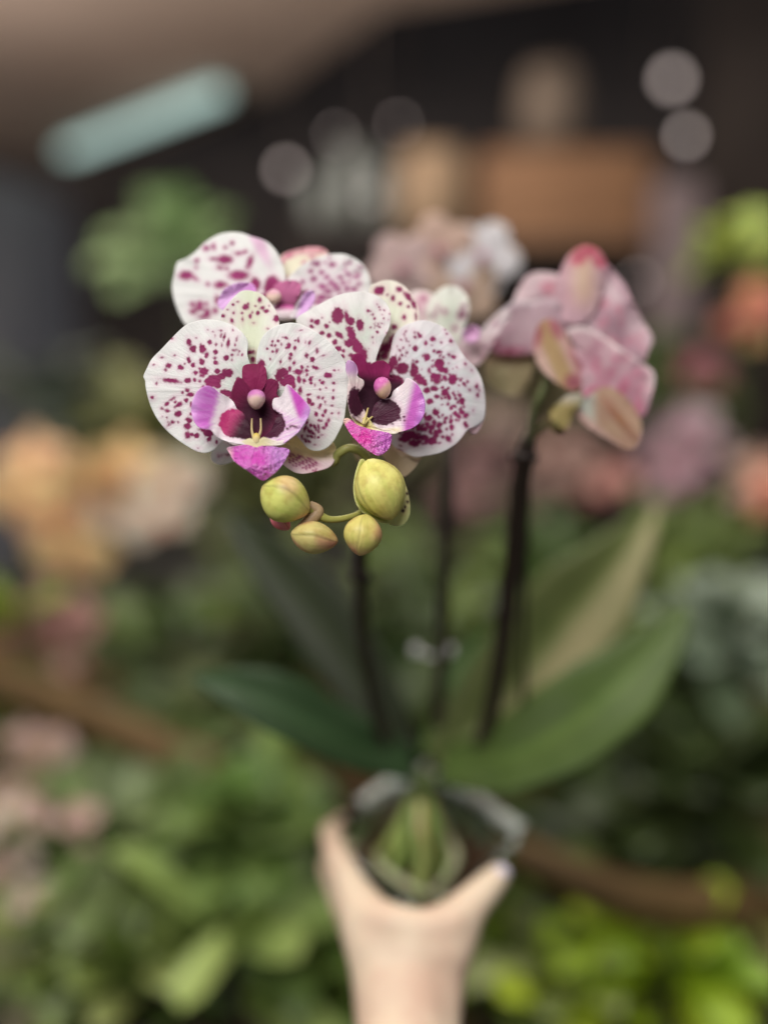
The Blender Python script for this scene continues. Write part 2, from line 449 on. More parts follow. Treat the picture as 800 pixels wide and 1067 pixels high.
right_sp = ZS(250, 320, 6.667, [(225,240,9,9),(222,265,9,12),(245,265,8,7),(265,235,9,10),(318,213,16,9,20),(300,208,6,5),(287,258,6,8),(338,268,14,26,20),(322,282,10,12),(382,285,10,16,10),(405,233,10,16),(384,232,8,7),(455,240,5,8),(484,248,9,16,15),(425,160,10,4),(190,288,7,7),(228,308,9,9),(256,303,9,16,20),(212,360,5,7),(283,380,8,14,10),(355,330,13,13,20),(348,356,11,17),(375,388,11,14),(462,335,11,16),(502,366,18,19),(536,303,11,18),(580,336,10,4,-20),(522,420,24,12,20),(655,440,10,7),(685,438,5,4),(610,473,28,18),(652,528,12,12),(572,525,14,14),(555,508,7,6),(648,578,7,8),(558,572,8,8),(598,560,7,6),(645,632,10,12),(545,627,11,12),(575,630,9,10),(638,685,10,8),(590,660,8,12),(555,688,12,17,25),(528,745,14,18),(590,725,12,18,15),(578,752,11,13),(638,735,9,9),(685,735,6,10),(615,782,10,16,15),(560,790,14,8,15),(598,815,14,16),(578,838,14,12),(548,785,8,8),(480,650,16,26,-20),(500,675,16,14),(478,608,12,9),(418,580,14,30),(410,500,15,28),(445,512,12,16),(490,500,13,16),(505,485,7,7),(492,525,12,11),(520,540,6,9),(465,440,13,13),(470,415,8,7),(465,470,8,14),(430,420,11,17),(405,450,35,18),(345,430,12,22),(300,455,42,34),(345,505,40,38),(270,480,28,35),(370,535,16,34,-20),(310,520,40,28),(462,800,11,18,30),(452,842,10,24,20),(478,858,10,30,-35),(505,872,9,28,-40),(522,838,10,24,-25),(492,822,9,14,10),(545,832,8,16,-20),(500,900,20,9,25),(470,895,14,8,20),(430,900,9,14),(448,915,12,7,30),(478,932,12,9,30),(455,930,8,10),(545,905,10,9),(572,888,9,6),(520,955,8,4),(545,862,9,11),(520,896,8,9),(225,545,48,48),(190,600,60,90),(150,395,25,30)])
petal('petal', F1, D1, right_out, (308, 397), (264, 408),
      depth=lambda x, y, t: 9 * ((x - 266) / 100) ** 2 + 3 * ((y - 395) / 70) ** 2, spots=right_sp,
      col=whitecol(cx=268, cy=405), nr=64, na=240, ripple=1.1, scol=spotmix(266, 410, 15, 45))
dors = [(260, 302.5), (251, 303.5), (243.5, 309.5), (236, 318.5), (230.5, 329), (233, 350), (245, 378), (254, 405), (272, 410), (281, 385), (288, 355), (291, 337), (288, 325), (281, 314), (272, 306)]
dsp = ZS(170, 230, 6.667, [(575,600,24,20),(670,553,14,20),(687,605,18,10,-20),(720,627,20,14),(657,640,12,15),(605,660,10,16),(640,590,7,7),(590,580,9,9),(485,583,10,10),(515,563,7,5),(490,640,8,11),(550,640,9,9),(550,685,7,13),(477,697,12,18,-20),(413,660,16,13),(447,618,7,5),(627,710,8,5),(735,590,6,6),(730,750,7,5),(785,680,20,26),(618,635,5,7)]) + [(263.5, 375, 2.7, 3.3, 0), (261, 367, 4.5, 2, 0), (266, 392, 11, 13, 0)]
petal('sepal', F1, D1 + .006, dors, (262, 345), (264, 405), depth=lambda x, y, t: 8 * ((y - 400) / 100) ** 2 - 5 * ((x - 262) / 30) ** 2 + 4,
      spots=dsp, col=lambda x, y, t: lerpc(S(228, 234, 210), S(240, 240, 232), band(np.abs(x - 262), 2, 24)), ripple=.6)
# crimson heart of the flower: bases of sepal and petals that stand up round the column
petal('throat', F1, D1 - .002, Z(190, 370, 5.333, [(340, 60), (395, 48), (455, 62), (470, 110), (465, 170), (430, 195), (370, 195), (340, 165), (332, 110)]), (266, 393), (266, 412),
      depth=lambda x, y, t: -3 + 2 * t, spots=[(266, 393, 30, 30, 0)], scol=S(138, 32, 80), ripple=.4, nr=18, na=70)
petal('throat', F1, D1 - .0025, Z(190, 370, 5.333, [(310, 125), (345, 145), (380, 190), (440, 190), (470, 140), (500, 130), (530, 165), (525, 220), (560, 250), (570, 330), (545, 420), (500, 460), (440, 470), (370, 465), (330, 440), (300, 380), (290, 290), (270, 230), (282, 170)]), (267, 428), (267, 425),
      depth=lambda x, y, t: 2 - 5 * t, spots=[(267, 425, 60, 60, 0)], scol=lambda x, y: lerpc(S(62, 12, 38), S(120, 26, 70), band(np.hypot(x - 268, y - 432), 10, 32)), ripple=.5, nr=24, na=90)
PURP, LILAC, WHT = S(206, 96, 200), S(224, 164, 228), S(240, 228, 234)
def irregular(a):
    return .5 + .3 * np.sin(a * 17 + 1.7 * np.sin(a * 7.3)) + .2 * np.sin(a * 41 + 2.1 * np.sin(a * 13.7))
def lobeL(x, y, t):
    u = x + .25 * (y - 420)
    st = irregular(np.arctan2(y - 428, 262 - x) * 2.2)
    c = lerpc(LILAC, PURP, np.clip(band(u, 198, 214) * (.45 + .5 * st), 0, 1))
    return lerpc(c, WHT, band(u + 3 * (st - .5), 221, 230))
petal('side_lobe', F1, D1 - .006, Z(190, 370, 5.333, [(130, 170), (85, 198), (57, 250), (50, 310), (65, 370), (100, 405), (160, 418), (185, 450), (240, 478), (310, 494), (385, 500), (400, 480), (385, 430), (345, 330), (305, 300), (280, 255), (240, 225), (200, 205), (170, 180)]), (233, 434), (262, 455),
      depth=lambda x, y, t: -14 * band(-x, -240, -200) - 4 * ((y - 425) / 30) ** 2, col=lobeL,
      spots=[(244, 441, 16, 15, 20), (254, 446, 14, 12, 20), (262, 452, 9, 7, 0)], scol=lambda x, y: lerpc(S(176, 44, 104), S(52, 8, 30), band(x + .5 * (y - 440), 236, 256)), mat=M_LIP, ripple=1.0, nr=40, na=140)
def lobeR(x, y, t):
    u = x - .32 * (y - 400)
    st = irregular((y + .4 * x) * .13)
    c = lerpc(WHT, S(206, 86, 192), band(u, 296, 303))
    low = band(y - .35 * (x - 300) + 2 * (st - .5), 427, 436)
    c2 = lerpc(LILAC, np.array(WHT), np.clip(st * 1.1, 0, 1))
    c = c * (1 - low[:, None]) + c2 * low[:, None]
    edge = band(x + .3 * (y - 420), 314, 324)
    return lerpc(c, S(212, 168, 230), edge * .75)
petal('side_lobe', F1, D1 - .006, Z(190, 370, 5.333, [(582, 163), (622, 195), (667, 240), (708, 292), (705, 330), (672, 390), (642, 430), (600, 465), (550, 495), (480, 500), (420, 500), (425, 475), (450, 455), (480, 440), (530, 330), (545, 305), (510, 303), (500, 270), (510, 240), (545, 232), (565, 200)]), (300, 436), (272, 455),
      depth=lambda x, y, t: -14 * band(x, 292, 326) - 3 * ((y - 425) / 30) ** 2, col=lobeR,
      spots=ZS(190, 370, 5.333, [(490, 382, 84, 80, 10), (450, 430, 40, 36), (585, 410, 9, 7), (620, 395, 22, 5, 5), (600, 400, 10, 4, -20), (640, 405, 10, 4, 10), (545, 485, 6, 4)]), scol=S(66, 13, 40), mat=M_LIP, ripple=.8, nr=40, na=140)
petal('lip', F1, D1 - .010, Z(190, 370, 5.333, [(250, 515), (300, 506), (360, 498), (410, 512), (450, 503), (520, 510), (592, 526), (580, 570), (555, 610), (520, 650), (480, 680), (445, 697), (400, 667), (340, 627), (290, 590), (262, 545)]), (268, 479), (267, 464),
      depth=lambda x, y, t: -8 * band(y, 464, 485) + 9 * ((x - 268) / 30) ** 2 + 6 * band(y, 485, 502),
      col=lambda x, y, t: lerpc(lerpc(S(214, 70, 186), S(204, 132, 214), band(x - .2 * (y - 470), 268, 290)), S(244, 190, 200), band(-x, -246, -238)), mat=M_MID, ripple=.6, nr=30, na=110)
# callus: two pale prongs and a yellow foot
tube('callus', PV([262.5, 262.5, 266.5, 271.5, 271.5], [436, 449, 459, 449, 436], D1 - np.array([.006, .0075, .0085, .0075, .006])), [.0003, .00048, .0008, .00048, .0003], M_STEM, F1, col=S(192, 172, 124))
blob('callus', F1, 267, 457, D1 - .0085, 4.2, 6, 3, lambda u, v, w: lerpc(S(206, 180, 84), S(228, 216, 168), band(-v, -1, .6)), M_STEM)
petal('lip_base', F1, D1 - .0078, Z(190, 370, 5.333, [(185, 452), (240, 472), (320, 478), (375, 462), (400, 478), (425, 478), (450, 455), (500, 470), (560, 480), (590, 470), (560, 497), (480, 506), (412, 514), (340, 508), (260, 490)]), (267, 463), (267, 455),
      depth=lambda x, y, t: -3 + 6 * ((x - 267) / 35) ** 2, col=lambda x, y, t: lerpc(S(236, 226, 176), S(244, 232, 226), band(np.abs(x - 267), 5, 25)), mat=M_LIP, ripple=.3, nr=14, na=80)
blob('column', F1, 267, 416, D1 - .008, 9.2, 10.5, 11, lambda u, v, w: lerpc(S(238, 206, 190), S(214, 130, 196), band(v + .25 * np.abs(u), .1, .75)), M_LIP, squash=.18)
# lateral sepals
petal('sepal', F1, D1 + .006, [(268, 452), (290, 446), (318, 448), (340, 456), (349, 464), (349.5, 476), (344, 486), (330, 491), (313, 493.5), (300, 488), (285, 474)], (315, 472), (266, 440),
      depth=lambda x, y, t: 10 * ((x - 270) / 80) ** 2 - 6 * ((y - 470) / 20) ** 2,
      col=lambda x, y, t: lerpc(S(236, 222, 176), S(240, 218, 222), band(y + .1 * (x - 310), 474, 486)),
      spots=[(302 + i * 3.4, 473 + 2.2 * j + i * .9, 2.3 - .25 * j, .9, 35) for i in range(9) for j in range(6) if (i + j) % 3 != 2], scol=S(158, 70, 110), ripple=.8, nr=30, na=110)
petal('sepal', F1, D1 + .008, [(262, 440), (245, 445), (225, 462), (220, 478), (230, 484), (248, 478), (262, 462)], (242, 463), (266, 440),
      depth=lambda x, y, t: 12 + 6 * t, col=whitecol(), spots=rnd_spots(20, (225, 448, 258, 480), .8, 2.2, 5), nr=20, na=60)

# ---------------- flower 2 (right, turned a little to the left)
F2 = empty('flower', P(398, 410, .39), ORCHID)
F2['label'] = 'spotted flower on the right, partly behind the front one'
D2 = .382
A = lambda L: Z(300, 280, 6.667, L)
B = lambda L: Z(390, 280, 4.85, L)
Cc = lambda L: Z(340, 360, 6.667, L)
dlp = lambda x, y, t: 14 * ((395 - x) / 90) ** 2 - 5 + 4 * ((y - 360) / 60) ** 2
petal('petal', F2, D2, A([(75, 330), (150, 285), (230, 240), (330, 190), (420, 165), (520, 158), (600, 178), (660, 213), (702, 270), (716, 340), (700, 420), (662, 490), (632, 560), (610, 640), (620, 720), (560, 760), (480, 700), (400, 650), (340, 600), (240, 520), (120, 430), (60, 375)]), (370, 350), (392, 392),
      depth=dlp, spots=ZS(300, 280, 6.667, [(347,325,42,58),(410,340,16,52,-12),(435,365,30,30),(440,450,28,62,-20),(500,390,26,42,-8),(355,460,32,18,35),(480,540,35,62,-30),(520,600,32,52),(430,515,42,30),(325,510,18,18),(350,555,22,20),(287,463,16,17),(270,397,17,17),(235,445,18,16),(200,370,22,20),(165,360,14,12),(165,400,15,12,30),(387,570,12,12),(380,610,15,15),(238,340,6,7),(290,370,6,6),(555,293,10,12),(600,345,10,9),(590,320,6,8),(620,440,9,9),(605,390,4,10),(480,630,60,30,35),(550,700,80,50,30)]) + rnd_spots(26, (384, 312, 407, 365), .4, .9, 3),
      col=lambda x, y, t: lerpc(S(226, 232, 222), S(240, 238, 236), band(t, .3, .9)), nr=60, na=220, ripple=1.0, scol=spotmix(392, 400, 10, 40))
petal('sepal', F2, D2 + .008, B([(-25, 110), (10, 72), (60, 58), (110, 65), (160, 95), (202, 150), (225, 210), (222, 280), (190, 380), (130, 480), (60, 540), (0, 520), (-30, 350)]), (410, 325), (400, 395),
      depth=lambda x, y, t: 8 * ((y - 395) / 100) ** 2 - 5 * ((x - 412) / 30) ** 2,
      spots=ZS(390, 280, 4.85, [(25,110,28,22,-20),(125,105,15,15),(170,140,14,30,-40),(200,180,12,25,-20),(93,148,10,14),(130,175,10,10),(65,130,6,6),(150,245,10,14),(100,295,16,14),(172,190,8,8),(90,370,18,40,10),(60,400,20,30),(50,440,18,20),(100,465,20,25),(20,440,10,30,15),(40,400,10,25,15),(210,240,5,16)]),
      col=lambda x, y, t: lerpc(S(232, 236, 216), S(244, 240, 228), t), mat=M_PETAL, ripple=.7)
petal('petal', F2, D2 + .002, B([(95, 350), (130, 300), (185, 273), (250, 260), (320, 280), (380, 322), (420, 390), (460, 450), (510, 500), (540, 560), (555, 630), (560, 700), (550, 760), (520, 790), (470, 815), (435, 860), (390, 900), (330, 930), (260, 945), (200, 950), (140, 922), (100, 900), (70, 850), (20, 760), (0, 650), (30, 560), (70, 480)]), (455, 405), (402, 402),
      depth=lambda x, y, t: 10 * ((x - 402) / 100) ** 2 + 4 * ((y - 400) / 70) ** 2 + 9 * band(x, 480, 512),
      spots=ZS(390, 280, 4.85, [(142,503,32,30),(205,403,14,14),(265,447,16,20),(327,480,26,28),(345,510,30,14),(310,545,30,18,10),(275,515,8,14),(395,560,24,26),(360,520,14,10),(355,625,20,20),(345,600,8,8),(230,560,40,22,40),(200,525,22,22),(255,580,14,14),(300,605,22,14),(265,615,18,16),(280,670,18,16),(310,725,18,18),(275,755,20,16),(255,750,8,14),(232,340,12,10),(205,345,8,8),(260,375,8,14),(295,355,14,12),(325,420,14,8),(300,415,8,8),(385,365,9,10),(340,655,8,8),(400,695,14,8),(440,670,16,20),(430,640,10,12),(410,655,9,9),(370,685,8,8),(470,570,6,8),(450,580,10,8),(515,595,8,14),(520,640,8,10),(480,610,7,7),(330,785,14,12),(355,775,10,10),(390,800,12,16),(330,820,14,12),(285,800,20,12),(240,810,30,14),(180,840,50,22),(250,855,34,16,10),(290,870,22,20),(200,880,30,18),(150,860,26,16),(115,920,22,10),(345,850,9,8),(330,880,7,6),(365,810,8,8),(310,845,16,10),(220,790,14,12),(100,565,52,30,15),(95,465,22,24),(40,500,60,40)]) + rnd_spots(75, (420, 340, 500, 465), .7, 1.7, 11) + rnd_spots(60, (430, 370, 485, 462), 1.2, 3.0, 12) + rnd_spots(26, (415, 440, 455, 466), 1.4, 3.2, 14) + rnd_spots(30, (405, 345, 432, 395), .6, 1.8, 13),
      col=lambda x, y, t: lerpc(S(228, 234, 234), S(240, 236, 238), band(t, .4, 1)), nr=64, na=240, ripple=1.3, scol=spotmix(400, 405, 15, 60))
# rolled outer edge of that petal
petal('petal_edge', F2, D2 + .008, B([(470, 480), (515, 510), (545, 570), (558, 640), (560, 730), (545, 785), (515, 832), (488, 832), (470, 800), (462, 740), (480, 640)]), (495, 415), (440, 400),
      depth=lambda x, y, t: 6 * t, col=lambda x, y, t: lerpc(S(240, 236, 236), S(236, 206, 212), band(y, 430, 448)), spots=ZS(390, 280, 4.85, [(515,595,8,14),(520,640,8,10)]), ripple=.6, nr=24, na=80)
petal('throat', F2, D2 - .003, Cc([(190, 60), (250, 60), (290, 130), (340, 110), (400, 105), (445, 150), (440, 220), (520, 240), (500, 300), (460, 350), (500, 420), (440, 540), (340, 560), (260, 520), (200, 480), (170, 380), (200, 280), (240, 250), (210, 170), (180, 110)]), (390, 405), (395, 410),
      depth=lambda x, y, t: 5 - 6 * t, spots=[(390, 400, 90, 90, 0)], scol=lambda x, y: lerpc(S(140, 30, 86), S(54, 11, 34), band(y - .1 * (x - 395), 386, 400)), ripple=.5, nr=30, na=110)
def lobeR2(x, y, t):
    u = x + .25 * (y - 420)
    c = lerpc(WHT, S(204, 104, 196), band(u, 421, 431))
    c = lerpc(c, S(196, 128, 212), band(u, 434, 442) * .7)
    return lerpc(c, S(240, 226, 190), band(y + .15 * (x - 400), 445, 450) * band(-x, -425, -410))
petal('side_lobe', F2, D2 - .008, Cc([(560, 225), (612, 250), (652, 300), (680, 370), (686, 440), (665, 510), (620, 560), (560, 588), (490, 604), (430, 602), (350, 582), (305, 570), (300, 530), (330, 420), (385, 375), (445, 360), (470, 310), (530, 268)]), (412, 425), (382, 440),
      depth=lambda x, y, t: -16 * band(x, 410, 440), col=lobeR2, spots=ZS(340, 360, 6.667, [(400, 462, 118, 90, -5), (340, 470, 60, 70), (500, 505, 18, 12, -15), (540, 495, 9, 7), (460, 545, 10, 5), (545, 520, 6, 5), (515, 520, 5, 4)]), scol=S(64, 13, 40), mat=M_LIP, ripple=.8, nr=40, na=140)
petal('side_lobe', F2, D2 - .008, Cc([(145, 105), (188, 112), (216, 160), (214, 212), (256, 240), (258, 275), (235, 305), (215, 330), (240, 400), (275, 480), (270, 545), (215, 520), (168, 480), (148, 400), (146, 300), (155, 220), (135, 160)]), (369, 415), (380, 440),
      depth=lambda x, y, t: -10 * band(-x, -380, -362) - 5, col=lambda x, y, t: lerpc(S(208, 160, 208), np.array(S(240, 224, 220)), band(y, 384, 396)),
      spots=ZS(340, 360, 6.667, [(200, 395, 50, 105, -5), (235, 400, 40, 60)]), scol=S(60, 12, 36), mat=M_LIP, ripple=.6, nr=30, na=110)
petal('lip', F2, D2 - .011, Cc([(118, 515), (160, 508), (210, 548), (260, 568), (330, 588), (400, 600), (452, 622), (445, 690), (420, 732), (365, 766), (300, 737), (240, 692), (180, 630), (140, 570)]), (384, 457), (378, 442),
      depth=lambda x, y, t: -6 * band(y, 440, 460) + 6 * ((x - 383) / 25) ** 2,
      col=lambda x, y, t: lerpc(lerpc(S(226, 60, 168), S(212, 104, 204), band(x, 380, 402)), S(240, 200, 170), band(-y - .7 * (x - 360), -444, -439)), mat=M_MID, ripple=.6, nr=30, na=110)
tube('callus', PV([383.5, 381, 379, 383, 388], [425, 434, 441, 438, 434], D2 - np.array([.009, .0105, .0115, .0105, .009])), [.0003, .0005, .0009, .0005, .0003], M_STEM, F2, col=S(204, 188, 122))
petal('lip_base', F2, D2 - .0095, Cc([(165, 480), (215, 515), (260, 500), (290, 500), (340, 560), (420, 590), (500, 600), (470, 616), (400, 606), (320, 590), (255, 572), (205, 545)]), (378, 443), (380, 440),
      depth=lambda x, y, t: -2 * t, col=lambda x, y, t: lerpc(S(226, 210, 130), S(244, 232, 214), band(np.abs(x - 379), 4, 18)), mat=M_LIP, ripple=.3, nr=14, na=80)
blob('column', F2, 398.5, 404, D2 - .010, 9, 11.5, 11, lambda u, v, w: lerpc(S(238, 200, 170), S(220, 110, 184), band(v - .5 * u, -.35, .45)), M_LIP, ang=-8, squash=.12)
petal('sepal', F2, D2 + .007, [(398, 455), (420, 465), (440, 470), (436, 482), (428, 492), (419, 497), (408, 488), (396, 470)], (418, 476), (398, 430),
      depth=lambda x, y, t: 5 * t, col=lambda x, y, t: np.tile(S(206, 186, 158), (len(x), 1)), nr=20, na=70, ripple=.5)
petal('sepal', F2, D2 + .010, [(385, 440), (392, 470), (385, 485), (372, 480), (366, 462), (372, 446)], (379, 465), (392, 430),
      depth=lambda x, y, t: 8 + 5 * t, col=lambda x, y, t: np.tile(S(196, 180, 150), (len(x), 1)), nr=14, na=50)

# ---------------- flower 3 (behind on the left)
F4 = empty('flower', P(296, 305, .418), ORCHID)
F4['label'] = 'spotted flower behind the front one'
D4 = .405
E = lambda L: Z(170, 230, 6.667, L)
G = lambda L: Z(270, 240, 6.154, L)
petal('petal', F4, D4, E([(100, 290), (170, 255), (230, 210), (290, 150), (370, 102), (450, 80), (540, 84), (620, 110), (690, 130), (745, 165), (800, 235), (840, 340), (850, 450), (820, 560), (700, 640), (560, 700), (380, 760), (220, 770), (150, 715), (100, 620), (72, 530), (63, 450), (78, 370)]), (240, 297), (294, 308),
      depth=lambda x, y, t: 12 * ((x - 295) / 100) ** 2 + 4 * ((y - 300) / 60) ** 2,
      spots=ZS(170, 230, 6.667, [(160,378,48,32),(222,400,25,12,30),(430,270,55,32),(360,265,30,12),(525,378,72,34),(600,290,20,48,20),(640,440,36,46),(400,445,45,24),(310,440,13,13),(300,190,22,17),(350,180,15,20),(430,185,13,11),(480,155,15,15),(525,225,27,13),(570,215,13,13),(235,275,15,15),(230,325,10,10),(395,325,24,14),(205,580,20,17),(255,580,24,24),(210,630,24,20),(250,610,40,16),(300,575,15,13),(305,640,22,40),(360,625,18,20),(275,665,30,14),(375,550,15,28),(440,330,14,12),(760,470,60,90),(720,540,60,40)]),
      col=lambda x, y, t: lerpc(np.array(WHITE), S(236, 190, 222), band(np.exp(-((x - 275 - .45 * (y - 265)) / 8) ** 2) * band(-y, -300, -250), .1, .9) * .8), nr=50, na=190, ripple=1.2, mat=M_PETAL_SOFT, scol=S(152, 48, 104))
petal('petal', F4, D4 + .001, G([(230, 260), (300, 205), (400, 165), (480, 150), (560, 155), (630, 190), (685, 245), (712, 330), (706, 400), (620, 470), (480, 520), (340, 540), (230, 500), (160, 420), (170, 330)]), (336, 298), (298, 306),
      depth=lambda x, y, t: 10 * ((x - 298) / 90) ** 2, col=lambda x, y, t: lerpc(np.array(S(242, 232, 238)), np.array(WHITE), t),
      spots=ZS(270, 240, 6.154, [(370,215,22,16),(470,220,22,16),(330,260,14,12),(400,270,16,14),(350,310,18,16),(430,300,15,13),(460,330,16,16),(520,300,15,12),(570,280,15,13),(625,295,16,12),(410,360,30,16),(480,350,22,18),(505,375,18,16),(560,375,15,18),(605,378,22,14),(540,340,14,10),(440,390,30,16),(400,430,36,20),(450,430,16,12),(300,400,22,18),(640,340,12,10),(380,460,30,14),(330,440,10,40,20),(520,410,12,9),(280,330,14,14)]) + rnd_spots(30, (325, 265, 375, 312), .8, 1.6, 21),
      nr=44, na=160, ripple=1.2, mat=M_PETAL_SOFT, scol=S(160, 76, 124))
petal('sepal', F4, D4 + .006, G([(130, 180), (170, 145), (220, 125), (280, 112), (350, 104), (410, 115), (445, 150), (420, 200), (330, 260), (240, 320), (160, 330), (120, 260)]), (310, 272), (298, 305),
      depth=lambda x, y, t: 14 * band(-y, -300, -260) - 3 * ((x - 308) / 30) ** 2, col=lambda x, y, t: lerpc(lerpc(S(240, 236, 214), S(228, 170, 180), band(-y + .0 * x, -270, -260)), S(240, 234, 222), 0 * x),
      spots=ZS(270, 240, 6.154, [(188, 165, 30, 14, -20), (150, 195, 12, 16), (200, 330, 40, 30), (290, 210, 12, 12), (340, 170, 14, 9)]), scol=S(190, 96, 136), nr=30, na=110, mat=M_PETAL_SOFT)
petal('throat', F4, D4 - .003, G([(90, 360), (150, 325), (230, 320), (270, 350), (260, 410), (230, 470), (190, 530), (140, 560), (110, 480), (85, 420)]), (298, 310), (298, 310),
      spots=[(298, 310, 50, 50, 0)], scol=lambda x, y: lerpc(S(196, 110, 154), S(134, 60, 98), band(y, 302, 322)), nr=20, na=70, mat=M_PETAL_SOFT)
petal('side_lobe', F4, D4 - .007, E([(385, 600), (388, 535), (430, 470), (490, 438), (560, 428), (625, 440), (640, 500), (560, 560), (470, 620)]), (243, 307), (270, 318), depth=lambda x, y, t: -8 * t,
      col=lambda x, y, t: lerpc(S(226, 180, 232), S(212, 140, 212), band(x, 236, 262)), mat=M_LIP, nr=20, na=70)
petal('side_lobe', F4, D4 - .007, G([(225, 500), (255, 455), (285, 408), (340, 383), (358, 412), (346, 470), (300, 525), (250, 560), (200, 560)]), (317, 317), (300, 322), depth=lambda x, y, t: -6 * t,
      col=lambda x, y, t: lerpc(S(240, 232, 236), S(222, 176, 228), band(x + .2 * (y - 315), 309, 316)), mat=M_LIP, nr=20, na=70)
blob('column', F4, 285, 309, D4 - .008, 8, 8, 9, lambda u, v, w: lerpc(S(236, 206, 190), S(226, 170, 190), band(v, 0, .8)), M_LIP)
blob('lip', F4, 296, 326, D4 - .004, 17, 9, 8, lambda u, v, w: lerpc(S(236, 220, 226), S(200, 90, 160), band(v, 0, .8)), M_LIP)

# ---------------- flower 4 (behind on the right, turned away)
F3 = empty('flower', P(478, 350, .445), ORCHID)
F3['label'] = 'spotted flower turned away, half hidden behind the right-hand one'
D3 = .43
petal('petal', F3, D3, B([(285, 150), (340, 98), (392, 85), (440, 105), (472, 150), (478, 220), (455, 290), (435, 350), (405, 400), (340, 380), (285, 300), (265, 220)]), (466, 327), (478, 365),
      depth=lambda x, y, t: 6 * t, col=lambda x, y, t: lerpc(S(214, 222, 206), S(240, 240, 232), t), spots=ZS(390, 280, 4.85, [(440, 230, 20, 26, 30), (405, 300, 14, 14), (355, 215, 12, 14), (320, 205, 8, 16), (450, 190, 10, 12), (300, 235, 8, 14)]), scol=S(160, 110, 130), mat=M_PETAL_SOFT, nr=36, na=130)
petal('sepal', F3, D3 + .004, B([(180, 130), (230, 110), (290, 125), (320, 180), (310, 260), (250, 300), (200, 240)]), (441, 322), (470, 360), depth=lambda x, y, t: 6 * t,
      col=lambda x, y, t: lerpc(S(228, 200, 208), S(240, 228, 226), t), spots=ZS(390, 280, 4.85, [(245, 150, 18, 18), (215, 190, 10, 18)]), scol=S(190, 120, 150), mat=M_PETAL_SOFT, nr=24, na=80)
petal('petal', F3, D3 + .003, B([(405, 370), (440, 340), (520, 330), (600, 250), (660, 210), (690, 230), (640, 300), (590, 400), (540, 470), (490, 490), (430, 450)]), (490, 362), (478, 360), depth=lambda x, y, t: 8 * band(x, 480, 530),
      col=lambda x, y, t: lerpc(S(222, 196, 200), S(236, 222, 224), band(-y, -372, -335)), mat=M_PETAL_SOFT, nr=30, na=100, scol=S(170, 120, 140), spots=rnd_spots(12, (480, 335, 520, 372), .8, 2, 31))
petal('lip', F3, D3 - .002, B([(445, 320), (490, 285), (530, 300), (530, 350), (490, 375), (455, 360)]), (490, 348), (478, 360), depth=lambda x, y, t: -8 * t, col=lambda x, y, t: np.tile(S(214, 168, 204), (len(x), 1)), mat=M_LIP, nr=16, na=50)

# ---------------- right spike: two flowers seen from behind
RB = .450
Hh = lambda L: Z(490, 250, 4.0, L)
FR = empty('flower', P(600, 345, RB), ORCHID)
FR['label'] = 'upper pink-backed flower seen from behind on the right spike'
PINK, PINK2, OCH = S(216, 160, 168), S(196, 136, 150), S(206, 160, 112)
def pk(a, b, ax_, lo, hi):
    return lambda x, y, t: lerpc(a, b, band(x if ax_ == 'x' else y, lo, hi))
petal('petal', FR, RB, Hh([(430, 240), (480, 150), (560, 100), (605, 140), (640, 180), (665, 230), (692, 290), (730, 360), (760, 412), (742, 460), (715, 508), (600, 440), (500, 385), (420, 345)]), (640, 330), (600, 338),
      depth=lambda x, y, t: 8 * ((x - 600) / 60) ** 2 - 3 * np.sin((x + y) * .08), col=lambda x, y, t: lerpc(S(200, 168, 178), S(222, 198, 204), band(np.sin(x * .12 - y * .1), -1, 1)), mat=M_PETAL_BACK, ripple=2.5, scol=PINK2, spots=rnd_spots(14, (610, 300, 670, 365), 1.5, 5, 41))
petal('sepal', FR, RB - .004, Hh([(345, 260), (365, 160), (385, 105), (412, 60), (450, 30), (490, 21), (540, 48), (567, 102), (565, 160), (540, 240), (500, 320), (440, 350), (380, 335)]), (606, 297), (600, 338),
      depth=lambda x, y, t: 6 * ((x - 607) / 20) ** 2 + 5 * band(-y, -300, -258), col=lambda x, y, t: lerpc(lerpc(S(212, 176, 186), S(218, 190, 168), np.exp(-((x - 608) / 14) ** 2) * band(-y, -335, -300)), S(206, 140, 142), band(-y, -270, -258)),
      spots=Hh and [(603, 269, 8, 6, -35), (625, 272, 8, 6, 35), (614, 262, 12, 5, 0)], scol=S(190, 90, 112), mat=M_PETAL_BACK, ripple=1.2)
petal('petal', FR, RB + .006, Hh([(185, 235), (235, 150), (300, 133), (375, 150), (420, 200), (430, 290), (350, 310), (260, 290), (180, 290)]), (567, 303), (600, 335), depth=lambda x, y, t: 7 * t,
      col=lambda x, y, t: lerpc(S(200, 172, 180), S(228, 208, 210), t), mat=M_PETAL_BACK, ripple=2.0, scol=PINK2, spots=[(572, 300, 8, 6, 0)])
petal('petal', FR, RB + .001, Hh([(48, 385), (90, 330), (180, 258), (260, 255), (350, 245), (400, 300), (420, 370), (320, 440), (250, 472), (120, 475), (65, 440)]), (547, 342), (590, 360), depth=lambda x, y, t: 10 * ((x - 590) / 90) ** 2 - 4 * np.sin(x * .1),
      col=lambda x, y, t: lerpc(S(194, 168, 176), S(242, 234, 236), band(t, .78, .98) * band(-(y + .62 * (x - 500)), -372, -340)), mat=M_PETAL_BACK, ripple=2.0, scol=S(150, 70, 96), spots=[(512, 357, 7, 5, 0), (530, 366, 14, 4, 0)])
petal('sepal', FR, RB + .008, Hh([(55, 510), (110, 465), (240, 460), (260, 540), (200, 645), (110, 625), (58, 580)]), (530, 387), (570, 385), depth=lambda x, y, t: 6 * t,
      col=lambda x, y, t: lerpc(S(176, 166, 128), S(164, 142, 112), band(-y, -385, -368)), mat=M_PETAL_BACK)
FL = empty('flower', P(600, 405, RB - .01), ORCHID)
FL['label'] = 'lower pink-backed flower with ochre sepals on the right spike'
